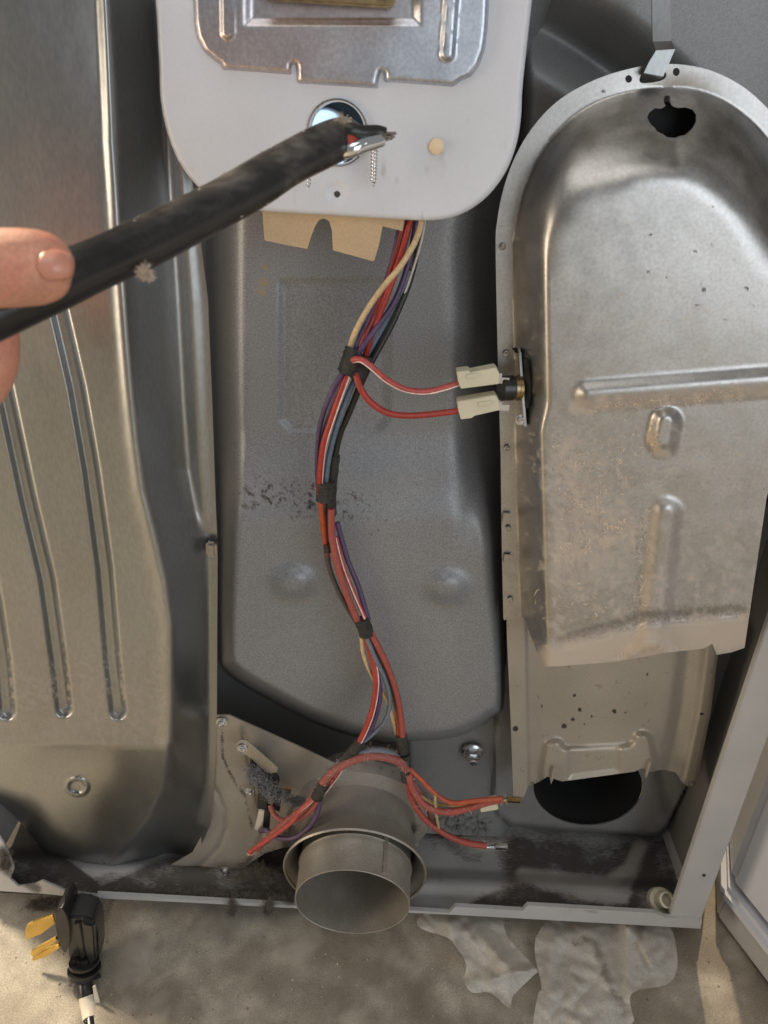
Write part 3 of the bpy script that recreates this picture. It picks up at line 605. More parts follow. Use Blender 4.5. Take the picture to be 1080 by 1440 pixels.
# ---- white terminal panel with its cover plate
def panel():
    out = [(214, -60), (219, 0), (224, 90), (225, 125), (229, 160), (238, 195), (251, 226), (268, 251), (290, 272), (318, 287), (345, 294), (380, 297.5), (470, 303), (560, 308.5), (600, 310), (630, 307), (655, 298), (680, 281), (700, 259), (716, 232), (728, 196), (733, 160), (735, 120), (748, 0), (754, -60)]
    out = smooth_poly(out, 4, False); KO = ell(475, 187, 38, 44, 32)
    def Y(x, y):
        e = sd(x, y, out); return -.012+.0022*np.clip(1-e/6, 0, 1)**2+.0012*sstep(np.hypot(x-474, y-270), 20, 6)
    o = sheet('terminal_panel', 'white', out, Y, 3.2, holes=[KO, ell(474, 273, 4.6, 5, 12)], thick=.003, parent=dryer, attrs={'dirt': lambda x, y: .5*sstep(cap(x, y, (437, 176), (442, 162), (452, 152)), 4, 1)*sstep(vnoise(x/2, y/2), .4, .6), 'rust': lambda x, y: .4*sstep(np.hypot(x-474, y-273), 9, 5), 'dust': lambda x, y: .30*sstep(vnoise(x/9+3, y/34), .45, .8)*sstep(y, 130, 220)+.2*sstep(fbm(x/30, y/30), .5, .8)}, ang=45)
    cp = [(270, -60), (272, 0), (273, 30), (277, 52), (287, 72), (302, 85), (310, 90), (314, 98), (360, 101), (409.5, 105), (411, 92), (414, 89.5), (416.5, 92), (417.5, 114), (420, 117), (531, 124.5), (534, 108), (536, 101.5), (540, 103), (541, 115), (600, 119), (637, 122), (648, 114), (662, 108), (674, 92), (682, 70), (686, 40), (688, 0), (690, -60)]
    def Yc(x, y):
        e = sd(x, y, cp); Y = -.0158+.0034*np.clip(1-e/7, 0, 1)**2
        Y = Y-.0026*sstep(cap(x, y, (318, -80), (320, 46)), 11, 5)-.0030*sstep(cap(x, y, (640, -80), (629, 76)), 12, 5)
        Y = Y+.0028*sstep(np.maximum(350-x, np.maximum(x-585, y-30))*1., 9, -6)                       # recess under the top opening
        return Y
    c = sheet('cover_plate', 'galv_blue', cp, Yc, 2.6, thick=.0022, parent=o, ang=45)
    dk = [at(a, b, -.0125) for a, b in ((312, 95), (640, 118), (636, 124.5), (314, 103))]
    bx = [at(a, b, -.0215) for a, b in ((368, -40), (556, -34), (556, 5), (548, 11), (376, 0), (368, -6))]
    extrude('handle_strip', bx, (0, .006, 0), 'bronze', c, .001)
    # peach button, rust hole, chrome clamp seen in the knock-out
    lathe('plug_button', [(0, .0042), (.0012, .0040), (.002, .003), (.0023, .0001)], (0, -1, 0), at(614, 206, -.0125), 'peach', o, 20)
    pts = ell(475, 187, 38, 43, 32)
    cl = sheet('strain_clamp', 'blueclamp', ell(475, 187, 45, 49, 32), lambda x, y: -.001+.000127*(x-475)-.000056*(y-187), 3.5, thick=.001, parent=o)  # tilted to mirror the door light
    lathe('knockout_rim', [(0, .0158), (-.002, .0156), (-.003, .0164), (-.0005, .0168), (.0015, .0166)], (0, 1, 0), at(475, 187, -.0105), 'zinc', o, 40, caps=False)
    # two clamp screws hanging under the clamp
    for (a, b, L, r) in ((527, 205, .0205, .0023), (434, 236, .010, .0016)):
        p = at(a, b, -.022); n = 90; vs = []; fs = []; ns = 12
        for i in range(n):
            h = i/n; taper = min(1, (1-h)*6)
            for k in range(ns):
                th = 2*math.pi*k/ns; ph = (h*L/.0017-th/(2*math.pi)) % 1; rr = r*(.62+.38*max(0, 1-abs(ph-.5)*5))*max(taper, .08)
                vs.append((p[0]+rr*math.cos(th), p[1]+rr*math.sin(th), p[2]-h*L))
        for i in range(n-1):
            for k in range(ns): fs.append((i*ns+k, i*ns+(k+1) % ns, (i+1)*ns+(k+1) % ns, (i+1)*ns+k))
        s = mesh('clamp_screw', vs, fs, 'zinc', o, ang=50); lathe('screw_head', [(0, r*.62), (.0001, r*1.8), (.0022, r*1.7), (.0032, r)], (0, 0, 1), p, 'zinc', s, 16)
    # brown fibre paper below the panel
    cd = [(368, 285), (372, 338), (400, 344), (432, 350), (437, 334), (443, 318), (449, 309), (456, 307), (463, 311), (467, 325), (468, 352), (495, 359), (526, 368), (533, 344), (538, 318), (566, 325), (570, 300), (560, 285)]
    sheet('fibre_paper', 'card', cd, lambda x, y: -.002+.010*((y-290)/80)+.0015*np.sin(x/30), 2.4, thick=.0006, parent=dryer)
panel()

# ================================================================== WIRE HARNESS
harness = thing('wire_harness', 'taped bundle of red, violet, blue and black wires hanging below the white panel', 'wiring', at(512, 882, .01))
def wire(col, pts, rpx=4.0, stripe=None, off=(-2.2, 0), dusty=0., ns=8, fz=0):
    P = path(pts, 7); D = (P-CAM)@fw; r = .94*rpx*float(D.mean())/F
    at_ = {'dust': np.full(len(P)*ns, dusty)} if dusty else None
    o = tube('wire', P, r, 'w_'+col, harness, ns, attrs=at_)
    if stripe:
        d = CAM-P; d /= np.linalg.norm(d, axis=1)[:, None]; T = np.gradient(P, axis=0); T /= np.linalg.norm(T, axis=1)[:, None]
        sN = np.cross(T, d); sN /= np.linalg.norm(sN, axis=1)[:, None]; a = math.radians(stripe)
        tube('stripe', P+r*.80*(d*math.cos(a)+sN*math.sin(a)), r*.34, 'w_stripe', o, 6)
    if fz:
        f_ = fuzz('wire_lint', [(*p, r*1.15) for p in P], fz, r*1.6, 'w_'+col if fz < 0 else 'dust', o, .00012, seed=int(pts[0][0])); f_['kind'] = 'stuff'
    return o
def tape(pts, rpx, flat=1.):
    P = path(pts, 6); D = float(((P-CAM)@fw).mean()); n = len(P); r = rpx*D/F*(1+.06*np.array([math.sin(i*2.4) for i in range(n)])); r[0] *= .93; r[-1] *= .93
    return tube('tape_wrap', P, r, 'tape', harness, 14, flat, ang=70)
A = -.004
# panel -> first tape
wire('violet', [(566, 296, .008), (556, 350, .006), (538, 410, .004), (512, 462, A), (494, 505, A), (468, 548, A), (450, 600, .002), (446, 660, .006), (450, 700, .010)], 4.2)
wire('darkred', [(572, 296, .006), (556, 360, .003), (534, 425, .0), (512, 475, -.006), (500, 505, -.002)], 4.2)
wire('red', [(580, 296, .005), (568, 345, .002), (548, 405, -.001), (526, 460, -.003), (514, 500, .0)], 5.0)
wire('violet', [(588, 296, .012), (574, 370, .010), (554, 425, .004), (524, 468, -.006), (500, 503, -.007), (478, 545, .002), (458, 600, .006), (450, 650, .008)], 4.2)
wire('black', [(593, 296, .016), (580, 380, .014), (558, 440, .008), (538, 480, .004), (514, 525, .0), (492, 578, .001), (477, 615, .004), (469, 660, .008), (466, 700, .010)], 5.0)
wire('white', [(600, 296, .014), (592, 340, .013), (577, 390, .011), (562, 430, .009), (544, 462, .008), (520, 505, .004)], 2.0)
wire('cream', [(597, 296, .002), (586, 335, -.003), (565, 372, -.007), (540, 402, -.008), (516, 436, -.008), (498, 470, -.006), (489, 498, -.004)], 4.4)
wire('blue', [(575, 380, .012), (552, 440, .010), (530, 476, .006), (512, 508, .003), (494, 545, -.001), (476, 592, -.002), (463, 640, .002), (457, 690, .008)], 4.4)
wire('red', [(500, 500, .002), (486, 535, -.004), (468, 585, -.005), (454, 632, -.002), (449, 690, .006)], 5.4, stripe=-48)
wire('black', [(505, 515, .002), (486, 572, .004), (470, 632, .006), (463, 700, .010)], 2.6)
wire('tan', [(506, 515, -.001), (490, 563, .0), (476, 605, .003)], 1.2)
# second tape -> third tape
wire('orange', [(449, 690, .006), (452, 720, .008), (457, 760, .011), (462, 790, .013)], 4.4)
wire('black', [(456, 700, .010), (458, 750, .012), (461, 790, .012), (473, 825, .011), (490, 858, .009), (506, 882, .006)], 4.0, dusty=.45)
wire('red', [(466, 715, .006), (467, 755, .006), (476, 800, .005), (490, 842, .004), (506, 880, .004)], 5.4, dusty=.42)
wire('pink', [(472, 755, .009), (484, 800, .007), (500, 840, .006), (516, 876, .004)], 3.4, stripe=10)
wire('violet', [(474, 735, .012), (488, 785, .011), (504, 825, .009), (518, 872, .006)], 4.2)
# below the third tape
wire('red', [(516, 880, .004), (533, 912, .003), (550, 950, .002), (561, 990, .001), (566, 1030, .0), (566, 1060, .0)], 4.8, dusty=.40)
wire('orange', [(548, 960, .010), (558, 1000, .006), (561, 1035, .002), (561, 1062, .001)], 3.6)
wire('black', [(512, 885, .006), (530, 925, .008), (546, 960, .008), (560, 1005, .006), (564, 1045, .004)], 4.2, dusty=.5)
wire('blue', [(511, 885, .004), (526, 922, .001), (541, 955, .0), (548, 985, -.001), (542, 1012, -.003), (522, 1034, -.005), (500, 1050, -.006), (478, 1072, -.006)], 3.4, dusty=.42)
wire('cream', [(508, 890, .006), (511, 920, .004), (524, 952, .006), (542, 980, .006), (553, 1012, .006), (560, 1045, .004)], 3.0)
wire('violet', [(513, 890, .008), (526, 935, .004), (534, 970, .0), (529, 1005, -.003), (513, 1040, -.005), (486, 1068, -.005)], 4.2)
wire('red', [(514, 895, .006), (526, 935, .001), (529, 965, -.003), (522, 1005, -.006), (506, 1042, -.007), (488, 1068, -.006), (466, 1100, -.006), (440, 1130, -.006), (400, 1162, -.004), (352, 1200, .006)], 4.6, stripe=-50)
# across the pipe to the lower left
wire('red', [(572, 1082, .0), (560, 1070, -.004), (530, 1063, -.008), (500, 1068, -.010), (470, 1084, -.011), (450, 1106, -.010), (430, 1134, -.008), (398, 1160, -.004), (360, 1194, .004)], 6.2, dusty=.48, fz=700)
wire('blue', [(566, 1068, .002), (545, 1058, -.003), (520, 1056, -.006), (492, 1064, -.006), (466, 1084, -.006), (448, 1112, -.006)], 5.4, dusty=.45, fz=400)
wire('pink', [(450, 1114, -.012), (436, 1128, -.012), (422, 1140, -.012), (408, 1158, -.010), (372, 1184, -.002), (350, 1198, .004)], 3.6, stripe=-30)
wire('violet', [(450, 1116, -.008), (447, 1140, -.010), (436, 1162, -.010), (414, 1178, -.008), (392, 1178, -.004), (376, 1168, .004), (366, 1168, .010)], 4.0, dusty=.3)
wire('red', [(380, 1132, .012), (386, 1146, .006), (398, 1154, .0), (418, 1152, -.006), (436, 1140, -.010), (448, 1122, -.010)], 4.4, dusty=.45)
# to the lower right, spade ends
wire('red', [(574, 1088, .0), (582, 1112, -.004), (600, 1134, -.007), (630, 1142, -.008), (662, 1136, -.008), (686, 1128, -.008), (708, 1124, -.008)], 5.4, dusty=.42, fz=260)
wire('orange', [(570, 1076, .002), (592, 1096, .0), (612, 1116, -.003), (636, 1129, -.006), (668, 1126, -.009), (706, 1123, -.009)], 4.0, dusty=.30)
wire('red', [(572, 1096, .004), (582, 1130, .001), (602, 1156, -.002), (632, 1176, -.004), (660, 1186, -.006), (684, 1189, -.006)], 4.8, dusty=.36, fz=160)
wire('tan', [(588, 1116, .004), (610, 1130, .0), (630, 1133, -.003), (660, 1133, -.006), (684, 1132, -.007)], 2.4)
wire('tan', [(612, 1118, -.006), (613, 1140, -.007), (617, 1164, -.006)], 2.2)
wire('darkred', [(574, 1094, .006), (590, 1112, .005), (604, 1140, .003), (606, 1160, .002)], 4.2, dusty=.5)
# branch to the thermostat
wire('pink', [(496, 506, -.010), (508, 506, -.014), (524, 517, -.014), (545, 535, -.010), (572, 548, -.006), (606, 550, -.003), (648, 538, .0)], 5.0, stripe=52)
wire('red', [(500, 525, -.006), (508, 548, -.010), (524, 568, -.010), (550, 582, -.008), (590, 584, -.004), (650, 577, .0)], 5.0)
# tape
tape([(498, 490, -.004), (492, 508, -.006), (487, 524, -.006)], 13); tape([(512, 500, -.001), (507, 518, -.002), (500, 532, -.002)], 13)
tape([(458, 676, .006), (458, 690, .008), (458, 704, .008)], 13.5); tape([(471, 640, .008), (466, 690, .010), (466, 725, .010)], 7.5)
tape([(508, 871, .004), (513, 883, .004), (516, 893, .004)], 10.5); tape([(460, 764, .011), (461, 776, .011)], 5.5)
tape([(564, 1034, .001), (566, 1047, .001), (567, 1058, .001)], 8); tape([(508, 1042, -.006), (498, 1054, -.006), (482, 1070, -.006)], 8)
tape([(456, 1102, -.010), (449, 1113, -.011), (445, 1122, -.011)], 8.5); tape([(569, 1060, .002), (570, 1080, .002), (572, 1097, .002)], 8)
# ties and ends
def ends():
    for (a, b, y_) in ((722, 1125, -.008), (704, 1191, -.006)):
        p = at(a, b, y_); c = 'bronze'
        s = box('spade_end', p+np.array([-.006, -.0022, -.0030]), p+np.array([.006, .0022, .0030]), 'bronze' if a > 710 else 'zinc', harness, .0009)
        q = at(a-18 if a > 710 else a-16, b, y_); tube('crimp', [q-np.array([.005, 0, 0]), q, q+np.array([.005, 0, 0])], [.0022, .0016, .0020], 'bronze' if a > 710 else 'zinc', s, 10)
        box('spade_slot', p+np.array([-.0045, -.0029, -.0006]), p+np.array([.0055, -.0021, .0006]), 'dark', s, .0002)
    p = at(688, 1136, -.010); c = [at(a, b, -.010) for a, b in ((675, 1132), (688, 1131), (689, 1128), (699, 1127), (701, 1139), (676, 1143))]
    extrude('connector_block', c, (0, .007, 0), 'cream', harness, .0006)
    for dy, cut in ((0, 0), (39, 1)):
        if not cut: q = ((642, 523), (660, 521), (661, 524), (697, 517), (702, 524), (702, 540), (648, 547), (644, 536))
        else: q = ((643, 565), (697, 556), (702, 564), (702, 577), (667, 585), (664, 588), (648, 590), (644, 576))
        o = extrude('wire_connector', [at(a, b, -.006) for a, b in q], (0, .010, 0), 'cream', harness, .0004, 25)
        q0 = ((655, 527), (672, 524.5), (673, 529), (656, 531.5)) if not cut else ((672, 566), (690, 563), (691, 568), (673, 571))
        extrude('latch', [at(a, b, -.0062) for a, b in q0], (0, -.0007, 0), 'cream', o, .0002)
        q1 = ((698, 526), (706, 525), (706, 531), (698, 532)) if not cut else ((698, 566), (706, 565), (706, 571), (698, 572))
        extrude('terminal', [at(a, b, -.002) for a, b in q1], (0, .0012, 0), 'zinc', o, .0002)
    tip = lathe('wire_tip', [(0, .0021), (.003, .0018), (.0035, .001)], np.array(at(348, 1201, .006))-np.array(at(360, 1193, .004)), at(352, 1199, .005), 'w_cream', harness, 10)
ends()

# ================================================================== POWER CORD HELD IN THE HAND
cord = thing('power_cord', 'thick dusty black cord with cut wires, held by thumb and finger before the white panel', 'cord', atd(200, 345, .28))
def held_cord():
    K = [(-260, 520, .215), (-120, 482, .228), (0, 436, .240), (100, 388, .252), (200, 343, .268), (330, 276, .290), (410, 228, .310), (474, 197, .325), (487, 198, .328)]
    P = smooth_poly(np.array([atd(a, b, d) for a, b, d in K]), 10, False); n = len(P); ns = 24
    r = np.full(n, .0085); r[-1] = .0080; r = r*(1+.02*np.sin(np.arange(n)*.5))
    u = np.linspace(0, 1, n).repeat(ns); k = np.tile(np.arange(ns), n)
    du = np.clip(.13+.15*sstep(fbm(u*70, k/2.), .40, .75)+.12*sstep(np.abs(u-.72), .07, .01)+.06*sstep(u, .80, 1.), 0, .55)*(.35+.65*sstep(u, .35, .60))
    j = tube('cord_jacket', P, r, 'rubber', cord, ns, attrs={'dust': du})
    vz = np.array([v.co[:] for v in j.data.vertices]).reshape(n, ns, 3); upn = (vz[..., 2]-P[:, None, 2])/.009; uu = np.linspace(0, 1, n)[:, None]
    du2 = du.reshape(n, ns)+.24*sstep(upn, .1, .9)*sstep(uu, .45, .62)*(.4+.6*sstep(fbm(uu*46+0*upn, upn*1.5+3), .3, .65))
    j.data.attributes['dust'].data.foreach_set('value', np.clip(du2, 0, .6).ravel().astype(np.float32))
    def c(name, K, r, m, par=cord):
        return tube(name, smooth_poly(np.array([atd(a, b, d) for a, b, d in K]), 8, False), r, m, par, 14)
    c('conductor', [(474, 186, .322), (492, 184, .320), (510, 187, .322), (530, 187, .325), (541, 190, .326)], .0031, 'plastic')
    c('conductor', [(476, 214, .325), (494, 211, .321), (510, 204, .322), (524, 200, .324), (536, 196, .326)], .0030, 'chrome')
    c('conductor', [(478, 197, .325), (489, 198, .3212), (497, 198, .3225), (510, 196, .3265), (532, 193, .328)], .0031, 'w_red')
    g = np.random.default_rng(2); vs = []; fs = []
    for i in range(46):
        a = g.normal()*3; P_ = [atd(530+g.random()*8, 191+a, .325), atd(541, 191+a*.8+g.normal(), .325+g.normal()*.001), atd(550+g.normal()*3, 191+a*.7+g.normal()*1.2, .326+g.normal()*.001)]
        v, f_ = tube_geo(P_, .0003, 4); k0 = len(vs); vs += v; fs += [tuple(q+k0 for q in t) for t in f_]
    s = mesh('wire_strands', vs, fs, 'w_copper', cord); s['kind'] = 'stuff'
    fz = fuzz('cord_lint', [(*atd(194, 374, .262), .0014), (*atd(202, 381, .262), .0018), (*atd(206, 386, .262), .0010)], 700, .0028, 'dust', cord, .00008, seed=4); fz['kind'] = 'stuff'
    g = np.random.default_rng(8); vs = []; fs = []
    for i in range(150):                                # pale specks of lint clinging to the jacket
        t = .42+.55*g.random()**.8; q = P[int(t*(n-1))]; a = g.normal()*.9-.2; d = CAM-q; d /= np.linalg.norm(d); T = P[min(int(t*(n-1))+1, n-1)]-P[int(t*(n-1))-1]; T /= np.linalg.norm(T)
        sN = np.cross(T, d); sN /= np.linalg.norm(sN); q = q+.0086*(d*math.cos(a)+sN*math.sin(a))+T*g.normal()*.003; k0 = len(vs); z = .0002+.0005*g.random()**2
        for m_ in range(5): vs.append(q+(T*math.cos(m_*1.257)*z*1.6+sN*math.sin(m_*1.257)*z)*(.6+.7*g.random())+d*.0002)
        fs.append(tuple(range(k0, k0+5)))
    sp = mesh('cord_specks', vs, fs, 'dust', cord, smooth=False); sp['kind'] = 'stuff'
    fz = fuzz('end_lint', [(*atd(470, 170, .317), .0022), (*atd(485, 172, .318), .0024), (*atd(489, 180, .320), .0012)], 800, .0022, 'dust', cord, .00007, seed=6); fz['kind'] = 'stuff'
held_cord()

# ================================================================== HAND
def hand():
    def loft(K, sec=20):
        """K: (px, py, depth, half width across, half depth); elliptical sections."""
        P = smooth_poly(np.array([np.concatenate([atd(a, b, d), [w_, h_]]) for a, b, d, w_, h_ in K]), 8, False)
        vs, fs = [], []; C_ = P[:, :3]; T = np.gradient(C_, axis=0); T /= np.linalg.norm(T, axis=1)[:, None]
        for p, t in zip(P, T):
            dv = CAM-p[:3]; dv = dv-t*(dv@t); dv /= np.linalg.norm(dv); s = np.cross(t, dv)
            for k in range(sec):
                a = 2*math.pi*k/sec; vs.append(p[:3]+s*p[3]*math.cos(a)+dv*p[4]*math.sin(a))
        m_ = len(P)
        for i in range(m_-1):
            for k in range(sec): fs.append((i*sec+k, i*sec+(k+1) % sec, (i+1)*sec+(k+1) % sec, (i+1)*sec+k))
        fs += [tuple(range(sec))[::-1], tuple((m_-1)*sec+k for k in range(sec))]
        return vs, fs
    V_, F_ = [], []
    chains = [
        # thumb, lying on the cord
        [(-420, 560, .230, .016, .014), (-300, 500, .228, .0150, .0130), (-180, 430, .226, .0122, .0112), (-90, 394, .225, .0108, .0100), (-30, 380, .224, .0112, .0096), (20, 377, .225, .0113, .0090), (60, 376, .2265, .0106, .0080), (85, 377, .228, .0086, .0066), (99, 378, .229, .0052, .0044), (104, 379, .2295, .0014, .0012)],
        # index finger, curled round behind the cord
        [(-460, 690, .262, .013, .012), (-330, 660, .276, .0118, .0112), (-200, 632, .284, .0106, .0102), (-118, 598, .284, .0096, .0094), (-62, 568, .280, .0100, .0096), (-30, 540, .275, .0098, .0092), (-12, 506, .271, .0092, .0084), (-2, 470, .268, .0070, .0064), (2, 446, .266, .0052, .0048), (3, 434, .265, .0024, .0022)],
        # middle, ring and little finger, folded, out of the picture
        [(-470, 720, .262, .013, .012), (-350, 700, .288, .0118, .011), (-230, 670, .290, .0102, .0098), (-150, 640, .272, .0092, .009), (-130, 600, .255, .0078, .0075), (-128, 585, .250, .004, .004)],
        [(-480, 790, .258, .012, .0115), (-370, 790, .284, .0110, .0105), (-270, 760, .288, .0096, .0092), (-200, 715, .270, .0086, .0085), (-185, 680, .256, .0072, .007), (-184, 664, .252, .0035, .0035)],
        [(-490, 850, .250, .0105, .010), (-400, 862, .270, .0092, .0088), (-330, 840, .276, .0082, .008), (-275, 800, .262, .0072, .0072), (-262, 770, .252, .006, .006), (-261, 756, .249, .003, .003)],
        # palm and wrist
        [(-900, 860, .230, .029, .020), (-760, 800, .235, .030, .020), (-640, 745, .240, .036, .0175), (-520, 715, .248, .042, .0150), (-450, 708, .258, .040, .012), (-420, 705, .262, .030, .008)],
        [(-640, 720, .232, .020, .018), (-520, 630, .230, .019, .0165), (-400, 550, .229, .016, .0140)],
    ]
    for K in chains:
        v, f_ = loft(K); k = len(V_); V_ += v; F_ += [tuple(q+k for q in t) for t in f_]
    person = mesh('person', V_, F_, 'skin', None, ang=180)
    tag(person, 'bare hand at the left edge pinching a thick black cord between thumb and finger', 'person')
    bpy.context.view_layer.objects.active = person
    m_ = person.modifiers.new('skin_union', 'REMESH'); m_.mode = 'VOXEL'; m_.voxel_size = .0009; m_.use_smooth_shade = True
    m_ = person.modifiers.new('relax', 'SMOOTH'); m_.factor = .5; m_.iterations = 8
    # thumb nail on the camera side near the tip
    nu, nv = 14, 12; vs = []; fs = []
    c0, c1 = np.array([54, 372.]), np.array([100, 377.])
    for i in range(nu):
        u = i/(nu-1); q = c0*(1-u)+c1*u; hw = 21*(1-.30*max(0, (u-.55)/.45)**2)*(1-.55*max(0, (.25-u)/.25)**2)
        for j in range(nv):
            v = 2*j/(nv-1)-1; lift = .0072*(math.sqrt(max(0, 1-(v*.72)**2))-1)
            dep = .2167+.0007-lift+.0020*u+.0045*max(0, u-.45)**1.4; vs.append(atd(q[0], q[1]-2+v*hw, dep))
    for i in range(nu-1):
        for j in range(nv-1): fs.append((i*nv+j, i*nv+j+1, (i+1)*nv+j+1, (i+1)*nv+j))
    nl = mesh('thumb_nail', vs, fs, 'nail', person)
    so = nl.modifiers.new('thickness', 'SOLIDIFY'); so.thickness = .0003; so.offset = 1
hand()

# ================================================================== PLUG ON THE FLOOR
def plug():
    p = thing('power_plug', 'black dryer plug with brass blades lying by the lower left corner', 'plug', atz(110, 1340, FZ))
    y0 = -.060
    body = [(92, 1290), (116, 1290), (132, 1296), (137, 1316), (138, 1352), (132, 1370), (124, 1380), (104, 1378), (96, 1345), (92, 1310)]
    b = extrude('plug_body', [at(a, c, y0) for a, c in body], (0, .020, .004), 'plastic', p, .002)
    ridge = [(103, 1300), (112, 1298), (121, 1345), (114, 1352)]
    extrude('plug_ridge', [at(a, c, y0-.0025) for a, c in ridge], (0, .004, 0), 'plastic', b, .0008)
    back = [(114, 1298), (132, 1302), (135, 1350), (128, 1364), (119, 1340)]
    extrude('plug_step', [at(a, c, y0-.004) for a, c in back], (0, .006, 0), 'plastic', b, .0016)
    face = smooth_poly([(78, 1290), (80, 1281), (88, 1278), (94, 1288), (98, 1306), (97, 1330), (91, 1340), (84, 1330), (79, 1310)], 4)
    extrude('plug_face', [at(a, c, y0-.003) for a, c in face], (.0, .024, .002), 'rubber', p, .001)
    for q, m_ in ((((35, 1310), (37, 1303), (46, 1297), (74, 1287), (77, 1299), (58, 1314), (36, 1322)), 'brass'), (((43, 1343), (44, 1338), (78, 1319), (81, 1323), (47, 1347)), 'brass'), (((45, 1350), (47, 1345), (82, 1328), (84, 1333), (66, 1346), (46, 1352)), 'brass')):
        extrude('plug_blade', [at(a, c, y0+.004) for a, c in q], (0, .0022, .0006), m_, p, .0004)
    d = atd(0, 0, 1.)-CAM
    K = [(118, 1345, -.060), (119, 1372, -.066), (121, 1392, -.074), (125, 1420, -.086), (129, 1450, -.102), (134, 1490, -.125)]
    P = path(K, 6); tube('cord', P, .0062, 'rubber', p, 18)
    for k, rr in ((2, .0125), (4, .0140), (6, .0125), (8, .0135)):
        q = P[k]; t = P[k+1]-P[k]; lathe('strain_ring', [(-.0016, rr*.8), (-.0012, rr), (.0012, rr), (.0016, rr*.8)], t, q, 'plastic', p, 24)
    tube('cord_label', P[14:22], .0068, 'label', p, 18)
    vs = []; q = P[17]
    extrude('label_flap', [at(a, c, -.082) for a, c in ((130, 1388), (134, 1386), (141, 1412), (139, 1420), (134, 1418))], (0, .0012, 0), 'label', p, .0003)
plug()

# ================================================================== TISSUES ON THE FLOOR
def tissue(outline, folds, label, seed):
    out = smooth_poly(outline, 3)
    base = lambda x, y: atz(x, y, FZ+.004)
    xs = out; x0, y0 = xs.min(0); x1, y1 = xs.max(0); st = 3.
    nx = int((x1-x0)/st)+2; ny = int((y1-y0)/st)+2
    gx, gy = np.meshgrid(x0+np.arange(nx)*st, y0+np.arange(ny)*st); s = sd(gx, gy, out); P = np.stack([gx.ravel(), gy.ravel()], 1)
    d, nr = poly_near(P, out); P = np.where((s.ravel() < 0)[:, None], nr, P)
    h = .003+.004*sstep(s, 0, 30).ravel()*.6+.0045*(fbm(P[:, 0]/30+seed, P[:, 1]/30)-.4)+.0035*np.abs(vnoise(P[:, 0]/16-P[:, 1]/19, P[:, 1]/21+seed)-.5)+.010*np.abs(vnoise(P[:, 0]/26+P[:, 1]/40+seed*5, P[:, 1]/26-P[:, 0]/50)-.5)
    for a, b, wd, hh in folds: h = h+hh*np.exp(-(cap(P[:, 0], P[:, 1], *[a, b] if not isinstance(a[0], tuple) else a)/wd)**2)
    h = np.maximum(h, .0012+.001*vnoise(P[:, 0]/8, P[:, 1]/8))
    W = np.array([atz(a, b, FZ+k) for (a, b), k in zip(P, h)])
    idx = np.arange(nx*ny).reshape(ny, nx); keep = s > -st*1.45
    q = np.stack([idx[:-1, :-1], idx[1:, :-1], idx[1:, 1:], idx[:-1, 1:]], -1).reshape(-1, 4)
    k = (keep[:-1, :-1] & keep[1:, :-1] & keep[1:, 1:] & keep[:-1, 1:]).ravel()
    dirt = .22*sstep(fbm(P[:, 0]/7, P[:, 1]/7), .5, .7)
    if seed == 2: dirt = dirt+.62*sstep(cap(P[:, 0], P[:, 1], (812, 1326), (826, 1319), (840, 1330), (849, 1366), (868, 1402), (882, 1424)), 12, 0)*(.6+.5*sstep(fbm(P[:, 0]/9, P[:, 1]/9), .3, .7))
    o = mesh('crumpled_sheet', W, q[k], 'tissue', None, ang=60, attrs={'dirt': np.clip(dirt, 0, 1)})
    tag(o, label, 'tissue')
tissue([(590, 1290), (640, 1270), (700, 1285), (715, 1320), (754, 1362), (750, 1372), (722, 1400), (716, 1418), (690, 1396), (664, 1396), (652, 1378), (656, 1356), (640, 1330), (628, 1318), (592, 1306)],
       [((632, 1300), (650, 1350), 9, .009), ((660, 1310), (720, 1365), 12, .012), ((690, 1378), (752, 1362), 6, .009), ((655, 1300), (690, 1345), 7, -.006)], 'small crumpled pale tissue lying under the pan lip, nearest the pipe', 1)
tissue([(752, 1340), (758, 1310), (790, 1286), (900, 1290), (940, 1300), (952, 1340), (950, 1370), (935, 1386), (886, 1398), (884, 1450), (760, 1460), (756, 1400), (762, 1390)],
       [((880, 1300), (886, 1398), 8, .012), ((886, 1305), (918, 1360), 6, .009), ((905, 1310), (912, 1345), 5, .008), ((775, 1330), (770, 1400), 9, .006), ((830, 1310), (850, 1380), 14, .006)], 'large pale dusty cloth with a brown streak lying under the right lip', 2)

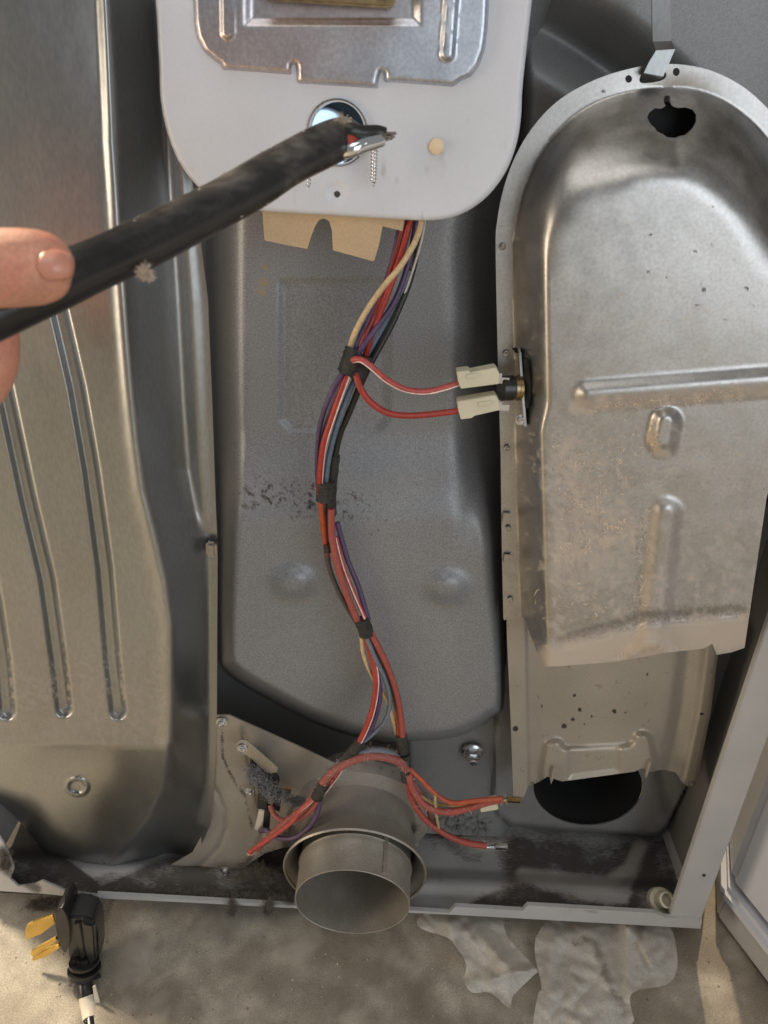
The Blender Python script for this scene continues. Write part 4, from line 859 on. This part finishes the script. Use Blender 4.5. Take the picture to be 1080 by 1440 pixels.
# ================================================================== LINT CLUMPS ON THE LIP
def lints():
    for cs, n, m_, lab, sd_, wd in (
        ([(92, 1276, -.040, 9), (108, 1268, -.012, 13), (122, 1270, -.010, 17), (136, 1280, -.010, 13), (128, 1292, -.045, 10)], 7000, 'lint', 'grey brown tuft of lint hanging over the lip above the plug', 21, .00016),
        ([(42, 1272, .004, 7), (60, 1274, .004, 9), (85, 1270, .004, 8)], 2600, 'lint', 'dark ragged lint stuck under the left end of the lip', 22, .00016),
        ([(140, 1256, .004, 7), (200, 1258, .006, 8), (260, 1259, .006, 8), (310, 1260, .006, 9), (370, 1262, .006, 8), (410, 1266, .004, 6)], 5200, 'lint', 'band of dark lint lying on the pan floor left of the pipe', 26, .00014),
        ([(330, 1238, .020, 9), (360, 1222, .026, 12), (385, 1235, .022, 9)], 2200, 'lint', 'dark lint heap lying on the pan floor right beside the pipe', 27, .00014),
        ([(440, 1158, .012, 5), (470, 1146, .012, 7), (510, 1142, .012, 7), (550, 1150, .012, 7), (580, 1166, .014, 5)], 2600, 'lint', 'grey lint lying on top of the pipe collar', 28, .00012),
        ([(6, 1200, -.006, 8), (8, 1216, -.006, 7)], 1200, 'lint', 'small patch of lint on the left corner bracket', 23, .00014),
        ([(325, 1266, -.005, 5), (328, 1276, -.006, 5), (327, 1283, -.007, 3)], 900, 'lint', 'thin tuft of lint hanging off the lip below the screw', 24, .00013),
        ([(380, 1268, -.005, 7), (376, 1280, -.006, 6)], 1000, 'lint', 'thin tuft of lint hanging off the lip beside the pipe', 25, .00013)):
        c = [(*at(a, b, y_), r*.6/F) for a, b, y_, r in cs]
        tag(fuzz('lint_clump', c, n, .006, m_, None, wd, seed=sd_), lab, 'lint', kind='stuff')
lints()
def grit():
    g = np.random.default_rng(31); vs = []; fs = []
    for _ in range(900):                                # crumbs and sand lying on the concrete
        x = g.uniform(-.36, .36); y = g.uniform(-.13, .02); r = .0003+.0011*g.random()**3; k = len(vs); a0 = g.random()*6
        for m_ in range(5): a = a0+m_*1.257; q = r*(.6+.8*g.random()); vs.append((x+q*math.cos(a), y+q*math.sin(a), FZ+.0001))
        vs.append((x+r*.2, y, FZ+r*(.4+.7*g.random())))
        fs += [(k+m_, k+(m_+1) % 5, k+5) for m_ in range(5)]
    tag(mesh('floor_grit', vs, fs, 'grit', None, smooth=False), 'small crumbs and grit scattered over the concrete floor', 'grit', kind='stuff')
grit()

# ================================================================== NEIGHBOURING WASHER
def washer():
    t = thing('washing_machine', 'white appliance with a pale trim strip standing at the right edge', 'washer', atz(1085, 1400, FZ))
    # lower edge runs obliquely across the floor
    a = atz(996, 1295, FZ); b = atz(1080, 1407, FZ); d = b-a; d[2] = 0; d /= np.linalg.norm(d); nrm = np.array([-d[1], d[0], 0])
    if nrm[0] < 0: nrm = -nrm
    s = a+nrm*.005; e = a+d*.45
    def slab(name, z0, z1, off, m_, bev=.003):
        p = [s+nrm*off, e+nrm*off, e+nrm*.5, s+np.array([.19, .55, 0])]
        extrude(name, [np.array([q[0], q[1], z0]) for q in p], (0, 0, z1-z0), m_, t, bev)
    slab('kick_panel', FZ+.003, .012, .004, 'whited')
    slab('trim_strip', .013, .029, -.003, 'white', .005)
    slab('body', .033, .50, .004, 'white', .006)
washer()
